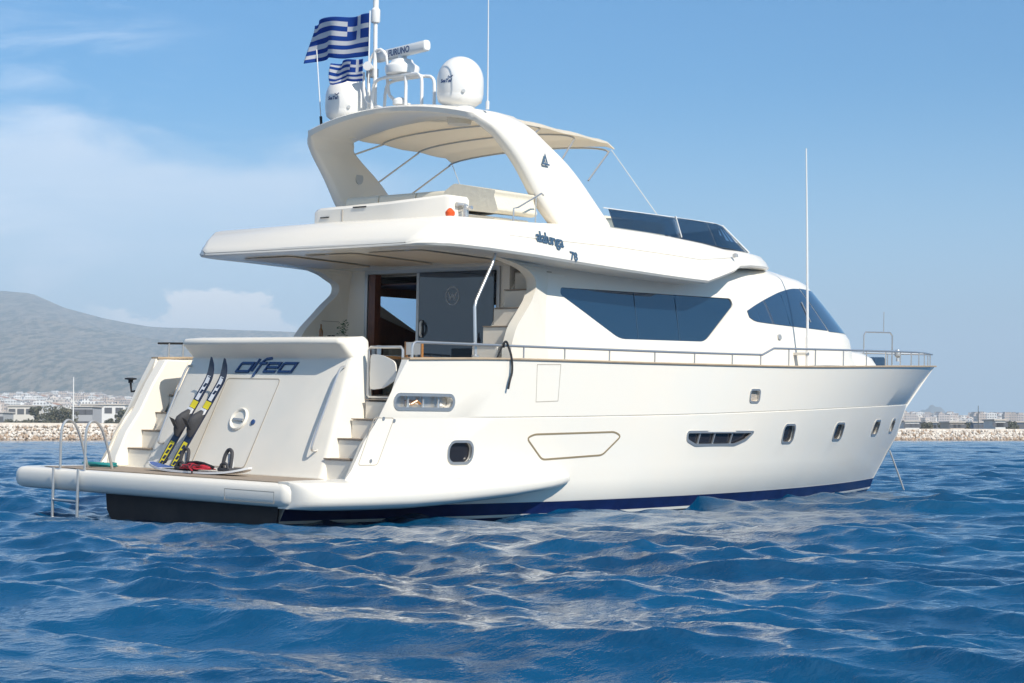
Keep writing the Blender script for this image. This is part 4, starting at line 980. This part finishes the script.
# boarding passerelle stowed across the stern of the flybridge
def passer():
    p = part('stowed_gangway', MB().loft([[(x0, y, 4.735+.01), (x0, y, zt-.05), (x0+.05, y, zt), (x1-.05, y, zt), (x1, y, zt-.05), (x1, y, 4.745)] for y, zt, x0, x1 in ((.78, 5.00, 3.42, 3.78), (.73, 5.05, 3.33, 3.87), (.6, 5.07, 3.3, 3.9), (.2, 5.08, 3.3, 3.9), (.0, 5.08, 3.3, 3.9), (-1.0, 5.10, 3.3, 3.9), (-2.2, 5.15, 3.34, 3.86), (-2.28, 5.14, 3.38, 3.82))]), M['gel'], yacht, 'long white gangway box folded down across the after flybridge', angle=45)
    part('gangway_vent', MB().box((3.285, -.22, 5.03), (3.302, -.52, 5.05)), M['black'], p); part('gangway_vent', MB().box((3.285, .55, 4.90), (3.302, .35, 4.915)), M['black'], p)
    part('gangway_joint', MB().box((3.292, .03, 4.75), (3.31, .045, 5.02)), M['seam'], p)
    part('crane_pivot', MB().lathe([(.05, -.1), (.05, .05), (.04, .06), (.04, .12)], (3.6, -2.42, 4.88), 14), M['steel'], p)
    part('crane_ram', MB().tube([(3.6, -2.2, 4.9), (3.6, -2.55, 4.95)], .03, 10), M['steel'], p)
    part('gangway_hinge', MB().tube([(3.5, -2.32, 5.0), (3.7, -2.32, 5.0)], .035, 10), M['alu'], p)
passer()
part('flybridge_rail', MB().tube([(4.4, -2.70, 4.77), (4.4, -2.70, 5.0), (4.5, -2.70, 5.02), (5.1, -2.66, 5.30), (5.2, -2.62, 5.28)], .014, 8).tube([(4.95, -2.68, 4.80), (4.95, -2.68, 5.22)], .012, 6), M['steel'], yacht)
# ------------------------------------------------------------------ mast, radar, domes, aerials
def dome(x, y, z, r, h, name='satellite_dome'):
    prof = [(r*.62, -.10), (r*.66, .0), (r*.92, .07), (r*.985, .16), (r*.985, .19), (r, .20), (r, h*.50)]
    for a in np.linspace(0, 88, 10)[1:]: prof.append((r*math.cos(R(a)), h*.50+(h*.50)*math.sin(R(a))))
    d = part(name, MB().lathe(prof, (x, y, z), 40), M['paint'], yacht, angle=40)
    part('dome_base', MB().lathe([(r*.5, -.3), (r*.55, -.08)], (x, y, z), 24), M['gel2'], d)
    # small dark lettering wrapped on the side facing aft
    def fn(u, v, w):
        a = math.pi+R(18)+u/r; return (x+(r+.004+w)*math.cos(a), y+(r+.004+w)*math.sin(a), z+h*.42+v)
    t = text_mb('SeaTel', .082, lambda u, v, w: fn(u-.20, v, w), .002, .002, .25); part('dome_lettering', t, M['letter'], d)
    ribbon_m = MB(); ribbon(ribbon_m, [(-.035, .105), (.0, .075), (.05, .11)], .014, fn, .0, .004); part('dome_emblem', ribbon_m, M['letter'], d)
    part('dome_cap', MB().tube([(x-r*math.cos(.9), y-r*math.sin(.9), z+.2), (x-(r+.02)*math.cos(.9), y-(r+.02)*math.sin(.9), z+.2)], .03, 10), M['alu'], d)
dome(5.0, -.92, 6.83, .39, .83); dome(5.0, 1.80, 6.80, .38, .80)
def masts():
    mt = part('mast', MB().tube([(5.0, 1.10, 6.9), (5.0, 1.12, 8.05), (5.0, 1.13, 8.50)], .036, 10).lathe([(.07, 0), (.08, .02), (.08, .22), (.05, .26), (.05, .40), (.075, .42), (.075, .52), (.03, .54)], (5.0, 1.13, 8.46), 14), M['paint'], yacht)
    part('mast_hoop', MB().tube([(5.0, 1.28, 6.92), (5.0, 1.22, 7.1), (4.98, 1.26, 7.5), (4.98, 1.25, 7.8), (5.0, 1.1, 7.98), (5.0, .95, 7.98), (5.0, .80, 7.80), (5.0, .80, 7.3), (5.0, .72, 7.12), (5.0, .40, 6.98), (5.0, .25, 6.96)], .030, 10, smooth=1), M['paint'], mt)
    part('mast_hoop', MB().tube([(4.9, 1.30, 7.6), (4.9, 1.27, 7.2), (4.9, 1.15, 7.05), (4.9, .7, 6.9)], .026, 10, smooth=1), M['paint'], mt)
    part('horn', MB().tube([(4.96, 1.18, 7.68), (4.8, 1.10, 7.68)], [.05, .05, .06, .08], 12), M['paint'], mt); part('camera_box', MB().box((4.93, 1.10, 7.52), (5.07, 1.26, 7.66)), M['alu'], mt)
    part('flag_staff', MB().tube([(4.90, 1.17, 7.0), (4.90, 1.17, 8.66)], .012, 8), M['paint'], mt)
    # radar table: two bent tube frames carrying the scanner
    rd = part('radar_stand', MB().box((4.82, .05, 7.44), (5.18, .72, 7.47)), M['paint'], yacht)
    for x in (4.85, 5.15):
        part('stand_leg', MB().tube([(x, 1.02, 6.90), (x, 1.0, 7.32), (x, .92, 7.42), (x, .72, 7.45), (x, .30, 7.45), (x, -.05, 7.45), (x, -.16, 7.38), (x, -.18, 7.26), (x, -.18, 6.9)], .028, 10, smooth=1), M['paint'], rd)
    part('stand_leg', MB().tube([(4.85, .22, 7.46), (4.85, .20, 7.3), (4.85, .20, 6.9)], .028, 10), M['paint'], rd)
    pd = part('radar_pedestal', MB().lathe([(.16, 0), (.28, .03), (.30, .12), (.29, .16), (.20, .22), (.18, .27), (.08, .30), (.07, .38)], (5.0, .45, 7.47), 28), M['paint'], rd)
    # scanner bar, turned a little
    c = Vector((5.0, .46, 7.89)); ax = Vector((-.22, -1, 0)).normalized(); nx = Vector((-1, .22, 0)).normalized(); rg = []
    for s in (-.78, -.76, .76, .78):
        k = .8 if abs(s) > .77 else 1
        rg.append([tuple(c+ax*s+nx*(.075*k*x_)+Vector((0, 0, .092*k*z_))) for x_, z_ in rrect(0, 0, 2, 2, .7, 4)])
    sc_ = part('radar_scanner', MB().loft(rg), M['paint'], rd, angle=40)
    t = text_mb('FURUNO', .15, lambda u, v, w: tuple(c+ax*(u-.33)+nx*(.0765+w)+Vector((0, 0, v-.052))), .001, .005, 0, 1.0, sx=1.1); part('scanner_lettering', t, M['letter'], rd)
    part('navigation_light', MB().lathe([(.13, 0), (.13, .06), (.10, .10), (.05, .12)], (4.9, .38, 6.96), 18), M['paint'], yacht)
masts()
part('whip_aerial', MB().tube([(4.45, -2.05, 6.62), (4.45, -2.05, 6.75)], .03, 8).tube([(4.45, -2.05, 6.75), (4.43, -2.05, 7.9), (4.40, -2.05, 9.2)], [.014, .010, .006], 6), M['paint'], yacht)
part('whip_aerial', MB().tube([(4.8, 2.22, 6.66), (4.8, 2.25, 6.9)], .025, 8, mi=1).tube([(4.8, 2.25, 6.9), (4.8, 2.40, 8.1)], .010, 6), [M['paint'], M['black']], yacht)
part('whip_aerial', MB().tube([(12.97, -2.62, 2.3), (12.95, -2.62, 3.3)], .035, 8).tube([(12.95, -2.62, 3.3), (12.88, -2.62, 5.2), (12.80, -2.62, 6.88)], [.026, .020, .012], 8), M['paint'], yacht, 'tall white whip aerial standing on the starboard side deck')
part('aerial_bracket', MB().box((12.90, -2.62, 2.95), (13.02, -2.22, 3.0)), M['steel'], yacht)

# ------------------------------------------------------------------ guard rails
def rail_y(X): return bb(X, 2.93, 9, 22.30, 2.3)
def top_z(X): return sm(X, [2.0, 8, 11.0], [2.815, 2.86, 2.90]) if X < 11.05 else (inter(X, [11.05, 11.45], [2.90, 3.03]) if X < 11.45 else sm(X, [11.45, 16, 20, 22.3], [3.03, 3.13, 3.22, 3.25]))
for sg in (-1, 1):
    xs = list(np.linspace(2.05, 11.0, 24))+[11.05, 11.15, 11.35, 11.45]+list(np.linspace(11.8, 21.6, 34))+[21.9, 22.1, 22.22]
    p = [(1.98, sg*2.93, 2.58), (1.98, sg*2.93, 2.74), (2.0, sg*2.93, 2.79)]+[(x, sg*rail_y(x), top_z(x)) for x in xs]
    if sg > 0: p = p[3:]; p = [(3.5, sg*2.93, 2.62)]+[q for q in p if q[0] > 3.5]
    part('guard_rail', MB().tube(p, .021, 8), M['steel'], yacht)
    pan = [4.45, 5.44, 6.58, 7.80, 8.93, 10.07, 11.0, 12.0, 13.05, 14.3, 15.5, 16.7, 17.8, 18.8, 19.7, 20.5, 21.2, 21.8]
    for x in pan: part('stanchion', MB().tube([(x, sg*rail_y(x), zc(x)+.02), (x, sg*rail_y(x), top_z(x))], .014, 8), M['steel'], yacht)
part('guard_rail', MB().tube([(22.22, -rail_y(22.22), top_z(22.2)), (22.34, 0, top_z(22.3)), (22.22, rail_y(22.22), top_z(22.2))], .021, 8, smooth=1), M['steel'], yacht)
part('bow_frame', MB().tube([(19.28, 0, 2.6), (19.28, 0, 3.58), (19.34, 0, 3.66), (20.4, 0, 3.69), (20.5, 0, 3.62), (20.5, 0, 2.7)], .018, 8).tube([(20.12, 0, 3.68), (20.12, 0, 4.15)], .012, 6), M['steel'], yacht)
part('windlass_cover', MB().prism(round_poly([(19.35, 2.6), (19.45, 3.08), (19.85, 3.12), (20.0, 2.6)], .08), lambda x, z, t: (x, -.2+t, z), .4), mat('blue_cover', (.03, .07, .13), .6), yacht, bevel=.04)
part('searchlight', MB().lathe([(.04, 0), (.03, .08), (.07, .12), (.08, .2), (.05, .26)], (19.9, -.5, 3.02), 12), M['alu'], yacht)
for x, z in ((12.42, 3.28),): part('deck_light', MB().prism(rrect(x, z, .12, .10, .04), lambda a, b, t: (a, -(house_y(a, b)+t-.002), b), .03), M['alu'], HOUSE)
part('deck_light', MB().lathe([(.05, 0), (.05, .05), (.02, .07)], (10.62, -2.56, 4.66), 12), M['alu'], FLY)
part('anchor_chain', MB().tube([(20.3, -.10, 1.0), (20.5, -.22, .45), (20.72, -.36, -.2)], .020, 8), M['alu'], yacht)
# swimming ladder on the port corner
lad = part('swim_ladder', MB().tube([(-.44, 2.44, -.35), (-.44, 2.44, .8)], .022, 8), M['steel'], yacht); part('ladder_stile', MB().tube([(-.44, 1.80, -.35), (-.44, 1.80, .8)], .022, 8), M['steel'], lad)
for z in (-.25, .02, .30): part('rung', MB().tube([(-.44, 2.44, z), (-.44, 1.80, z)], .02, 8), M['steel'], lad)
for y in (2.44, 1.80):
    part('hand_hoop', MB().tube([(-.32, y, .79), (-.32, y, 1.30), (-.29, y, 1.47), (-.20, y, 1.55), (-.08, y, 1.50), (.02, y, 1.35), (.12, y, 1.05), (.20, y, .79)], .021, 10, smooth=2), M['steel'], lad)

# ================================================================== THINGS ON AND ABOUT THE YACHT
def flag(name, label, y0, z1, L_, H_, x, ph, name_):
    nu, nv = 54, 36; V = []; F = []; mi = []
    for j in range(nv+1):
        for i in range(nu+1):
            u = i/nu; v = j/nv; A = .10*u**.7*(L_/1.6)
            dx = A*math.sin(u*9.5-v*1.6+ph)+A*.5*math.sin(u*17+v*3+ph*2); dz = -.022*L_*u*math.sin(u*6.2+ph)+.02*math.sin(u*11+ph+v)*u
            V.append((x+dx, y0+u*L_*(.97)+.02*math.sin(v*5)*u, z1-H_*(1-v)*(1-.04*u)+dz+(.02*math.sin(v*7+u*3))*u))
    for j in range(nv):
        for i in range(nu):
            a = j*(nu+1)+i; F.append((a, a+1, a+nu+2, a+nu+1)); cx = (i+.5)/nu*27; cy = (1-(j+.5)/nv)*18
            st = int(cy//2)                                # nine stripes from the top
            if cx < 10 and cy < 10: mi.append(1 if (4 <= cx < 6 or 4 <= cy < 6) else 0)
            else: mi.append(0 if st % 2 == 0 else 1)
    mb = MB(); mb.add(V, F, mi)
    o = single(name, mb, [M['fblue'], M['fwhite']], label, 'flag', (x, y0, z1), angle=180)
    s = o.modifiers.new('thickness', 'SOLIDIFY'); s.thickness = .004
flag('national_flag', 'large blue and white striped flag with a white cross, streaming from the mast top', 1.17, 8.62, 1.62, .74, 4.90, .4, '')
flag('national_flag', 'small blue and white striped flag with a cross, flying in front of the port dome', 0.90, 7.74, .80, .38, 4.50, 1.9, '')
# water skis leaning on the transom
def ski(label, y0, z1, ylean, grp):
    t = thing('water_ski', label, 'water ski', (.82, y0, .80), grp)
    base = Vector((.80, y0, .80)); tip = Vector((1.55, y0-ylean, z1)); ax = (tip-base); Ln = ax.length; ax.normalize(); nrm = Vector((-.914, 0, .406)); nrm = (nrm-ax*nrm.dot(ax)).normalized(); sd_ = ax.cross(nrm).normalized()
    def P(s, w, h): c = .16*max(0, (s-.80)/.2)**2; return tuple(base+ax*(s*Ln)+sd_*w+nrm*(h-c*.0+ c))
    def width(s): return .082*min(1, .62+s*3) if s < .8 else .082*math.sqrt(max(.02, 1-((s-.8)/.2)**2.4))
    def slab(s0, s1, o0, o1, wk=1.): return MB().loft([[P(s, -width(s)*wk, o0), P(s, width(s)*wk, o0), P(s, width(s)*wk, o1), P(s, -width(s)*wk, o1)] for s in np.linspace(s0, s1, max(3, int(26*(s1-s0))))])
    part('blade', slab(0, 1, 0, .02), M['skinavy'], t)
    part('yellow_panel', slab(.03, .25, .0205, .023, .66), M['yellow'], t); part('yellow_band', slab(.565, .63, .0205, .024, .9), M['yellow'], t)
    part('white_panel', slab(.64, .86, .0205, .023, .55), M['skiwhite'], t)
    for s in (.04, .09, .14, .19, .70, .76, .82): part('graphic', MB().loft([[P(s+e, -.03+e*.6, .0235), P(s+e, .03+e*.6, .0235), P(s+e, .03+e*.6, .025), P(s+e, -.03+e*.6, .025)] for e in (0, .02, .035)]), M['skinavy'], t)
    part('toe_plate', slab(.50, .56, .021, .05, .8), M['skiwhite'], t)
    rg = []                                                # rubber boot: swelling sleeve with open heel flap
    for s, w, h in ((.30, .05, .03), (.34, .07, .10), (.40, .08, .16), (.44, .08, .17), (.49, .075, .12), (.54, .06, .04)): rg.append([P(s, w*math.cos(a), .02+h*max(0, math.sin(a))) for a in np.linspace(0, math.pi, 13)])
    part('binding', MB().loft(rg, closed=True), M['boot'], t)
    part('heel_flap', MB().loft([[P(.36, -.06, .10), P(.36, .06, .10), P(.36, .06, .115), P(.36, -.06, .115)], [P(.41, -.07, .25), P(.41, .07, .25), P(.41, .07, .27), P(.41, -.07, .27)]]), M['boot'], t)
    part('fin', MB().prism([(.04, 0), (.13, 0), (.11, .07), (.07, .07)], lambda s, w, q: tuple(Vector(P(s, q-.004, 0))-nrm*w), .008), M['black'], t)
ski('dark water ski with yellow tail graphics, leftmost of the pair leaning on the transom', 1.42, 2.50, .50, 'pair of water skis leaning on the transom')
ski('dark water ski with yellow tail graphics, the one nearer the garage door panel', 1.10, 2.48, .50, 'pair of water skis leaning on the transom')
# wakeboard lying on the platform
def board():
    t = thing('wakeboard', 'white wakeboard with two upright dark foot bindings lying on the swim platform', 'wakeboard', (.42, .2, .80))
    def P(s, w, h): return (.45+w, 1.18-s*2.35, .822+h+.10*abs(2*s-1)**3.5)
    def wd(s): return .21*math.sqrt(max(.03, 1-abs(2*s-1)**2.6))
    sl = lambda s0, s1, o0, o1, k=1.: MB().loft([[P(s, -wd(s)*k, o0), P(s, wd(s)*k, o0), P(s, wd(s)*k, o1), P(s, -wd(s)*k, o1)] for s in np.linspace(s0, s1, max(3, int(30*(s1-s0))))])
    part('board', sl(0, 1, -.02, .01), M['skiwhite'], t, angle=50); part('nose_graphic', sl(.01, .17, .0105, .014, .9), mat('board_blue', (.02, .08, .30), .35), t)
    part('top_graphic', sl(.2, .8, .0105, .013, .8), M['skinavy'], t)
    for s in (.37, .80):
        c = Vector(P(s, 0, .015)); b = part('foot_binding', MB().tube([c+Vector((-.06, .09, 0)), c+Vector((-.03, .085, .2)), c+Vector((0, .06, .29)), c+Vector((0, 0, .33)), c+Vector((0, -.06, .29)), c+Vector((-.03, -.085, .2)), c+Vector((-.06, -.09, 0))], .028, 8, smooth=2), M['boot'], t)
        part('foot_pad', MB().box(tuple(c+Vector((-.12, -.14, 0))), tuple(c+Vector((.14, .14, .05)))), M['boot'], t, bevel=.015)
        part('strap', MB().tube([c+Vector((-.10, .10, .03)), c+Vector((-.10, .05, .12)), c+Vector((-.10, -.05, .12)), c+Vector((-.10, -.10, .03))], .022, 8, smooth=1), M['boot'], t)
        part('ankle_liner', MB().box(tuple(c+Vector((.01, -.05, .04))), tuple(c+Vector((.035, .05, .26)))), M['skiwhite'], t)
board()
def lump(name, c, size, m, label, cat, seed=0):
    from mathutils import noise
    bm = bmesh.new(); bmesh.ops.create_icosphere(bm, subdivisions=4, radius=1); mb = MB()
    V = [Vector((v.co.x*size[0], v.co.y*size[1], max(-.2, v.co.z)*size[2]))*(1+.32*noise.noise(v.co*2.1+Vector((seed, 0, 0)))+.10*noise.noise(v.co*6))+Vector(c) for v in bm.verts]; mb.add(V, [tuple(v.index for v in f.verts) for f in bm.faces]); bm.free()
    return mb
lv = thing('buoyancy_vest', 'red and black buoyancy vest lying on the wakeboard between its bindings', 'life vest', (.42, -.03, .84))
part('vest_body', lump('', (.40, -.03, .875), (.15, .34, .07), M['red'], '', '', 2), M['red'], lv, angle=180); part('vest_strap', MB().tube([(.27, .1, .92), (.22, -.02, .90), (.20, -.14, .85), (.14, -.22, .82)], .014, 6), M['red'], lv); part('vest_strap', MB().tube([(.40, -.40, .90), (.36, -.13, .97), (.40, .2, .95)], .022, 6, smooth=1), M['black'], lv)
def coil(name, c, r, n, m, label, tail=None):
    mb = MB(); pts = [(c[0]+(r+.02*math.sin(a*1.7))*.6*math.cos(a), c[1]+(r+.03*math.cos(a*2.3))*math.sin(a), c[2]+.015+.012*a/6.28) for a in np.linspace(0, n*2*math.pi, n*18)]
    mb.tube(pts+(tail or []), .016, 6); single(name, mb, m, label, 'rope', c)
coil('rope_coil', (.35, 2.25, .80), .26, 4, M['teal'], 'teal rope coiled on the platform at the foot of the port stair')
coil('rope_coil', (.75, 3.05, .80), .20, 2, M['teal'], 'loose loop of teal rope on the port corner behind the ladder hoops')
# black line tied on the starboard rail
rl = MB().tube([(3.95, -2.955, 2.80), (3.93, -2.975, 2.87), (3.99, -2.975, 2.90), (4.03, -2.98, 2.82), (4.05, -3.04, 2.66), (4.06, -3.05, 2.42), (4.01, -3.045, 2.30), (3.98, -3.04, 2.16)], .018, 8, smooth=2).tube([(3.98, -2.93, 2.86), (3.90, -2.95, 2.78), (3.84, -2.92, 2.62)], .015, 8)
single('mooring_line', rl, M['black'], 'black line knotted on the starboard rail and hanging over the bulwark', 'rope', (3.98, -2.95, 2.84))
# director's chairs
def chair(x, y, rz, label):
    t = thing('director_chair', label, 'chair', (0, 0, 0), 'folding chairs in the cockpit'); z0 = 1.955
    for a in (-.25, .25):
        part('post', MB().box((-.27, a-.016, .45), (-.235, a+.016, .93)), M['varnish'], t); part('arm', MB().box((-.28, a-.03, .66), (.24, a+.03, .685)), M['varnish'], t); part('post', MB().box((.19, a-.016, .45), (.225, a+.016, .66)), M['varnish'], t)
        part('side_rail', MB().box((-.27, a-.018, .42), (.24, a+.018, .455)), M['varnish'], t); part('foot_rail', MB().box((-.27, a-.018, 0), (.24, a+.018, .035)), M['varnish'], t)
    for xx in (-.2, .17):
        part('leg', MB().tube([(xx, -.25, .03), (xx, .25, .43)], .016, 6), M['varnish'], t); part('leg', MB().tube([(xx+.04, .25, .03), (xx+.04, -.25, .43)], .016, 6), M['varnish'], t)
    part('seat', MB().box((-.22, -.25, .45), (.22, .25, .462)), M['canvasw'], t); part('backrest', MB().box((-.262, -.262, .72), (-.245, .262, .92)), M['canvasw'], t)
    t.location = RM @ Vector((x, y, z0)); t.rotation_euler.z = rz; t.rotation_euler.x = ROLL; return t
chair(3.80, -1.48, R(-15), 'wooden folding chair with white canvas back nearest the stern gate')
chair(3.2, .55, R(10), 'wooden folding chair mostly hidden behind the transom coaming')
tb = thing('cockpit_table', 'varnished cockpit table with a pale cloth, inboard of the stern gate', 'table', (3.9, 0, 1.95))
part('table_top', MB().prism(rrect(3.95, .15, 1.0, 1.7, .15), lambda x, y, t: (x, y, 2.62+t), .04), M['varnish'], tb); part('pedestal', MB().lathe([(.25, 0), (.24, .03), (.06, .08), (.06, .6), (.2, .66)], (3.95, .15, 1.955), 20), M['steel'], tb)
part('table_cloth', MB().prism(rrect(3.95, .15, .9, 1.55, .1), lambda x, y, t: (x, y, 2.662+t), .006), M['canvasw'], tb)
for k, (x, y, h, m, lab) in enumerate(((3.75, -.42, .16, 'paint', 'white cup on the cockpit table closest to the gate'), (3.8, -.25, .13, 'alu', 'steel tumbler beside the white cup on the cockpit table'))):
    single('cup', MB().lathe([(.035, 0), (.042, h), (.036, h), (.03, .01)], (x, y, 2.67), 14), M[m], lab, 'cup', (x, y, 2.67))
def bottle(x, y, z, m, label):
    single('bottle', MB().lathe([(.034, 0), (.036, .02), (.036, .16), (.014, .21), (.013, .27), (.016, .275)], (x, y, z), 14), m, label, 'bottle', (x, y, z))
bottle(3.5, .70, 2.90, M['amber'], 'amber bottle standing above the transom edge, left of the small jars')
part('side_locker', MB().box((4.6, 1.66, 1.95), (5.4, 2.2, 2.95)), M['gel2'], yacht)
part('bar_shelf', MB().box((3.2, .2, 1.95), (3.7, 1.2, 2.898)), M['gel2'], yacht, bevel=.02)
for i, (y, lab) in enumerate(((.50, 'small dark jar right of the amber bottle'), (.40, 'second small dark jar, next to the cockpit door side'))): single('jar', MB().lathe([(.03, 0), (.035, .01), (.035, .07), (.025, .09)], (3.5, y, 2.90), 12), M['black'], lab, 'jar', (3.5, y, 2.90))
pl = thing('potted_plant', 'small green plant in a pot beside the salon door', 'plant', (5.0, 1.72, 2.95))
part('pot', MB().lathe([(.04, 0), (.055, .09)], (5.0, 1.75, 2.95), 12), M['gel2'], pl)
lm = MB()
for i in range(90):
    p = Vector((5.0+random.gauss(0, .045), 1.75+random.gauss(0, .045), 3.05+random.random()*.26)); a = Vector((random.gauss(0, 1), random.gauss(0, 1), random.gauss(0, 1))).normalized(); b = a.orthogonal().normalized(); lm.add([p, p+a*.03+b*.012, p+a*.06, p+a*.03-b*.012], [(0, 1, 2, 3)])
part('leaves', lm, M['green'], pl, fix=False)
# orange float tucked beside the gangway
ob = MB().lathe([(.02, 0), (.05, .01), (.075, .05), (.075, .09), (.04, .13), (.015, .15)], (3.17, -2.50, 4.755), 18)
single('marker_float', ob, M['orange'], 'small orange float sitting beside the stowed gangway', 'buoy', (3.17, -2.50, 4.755))
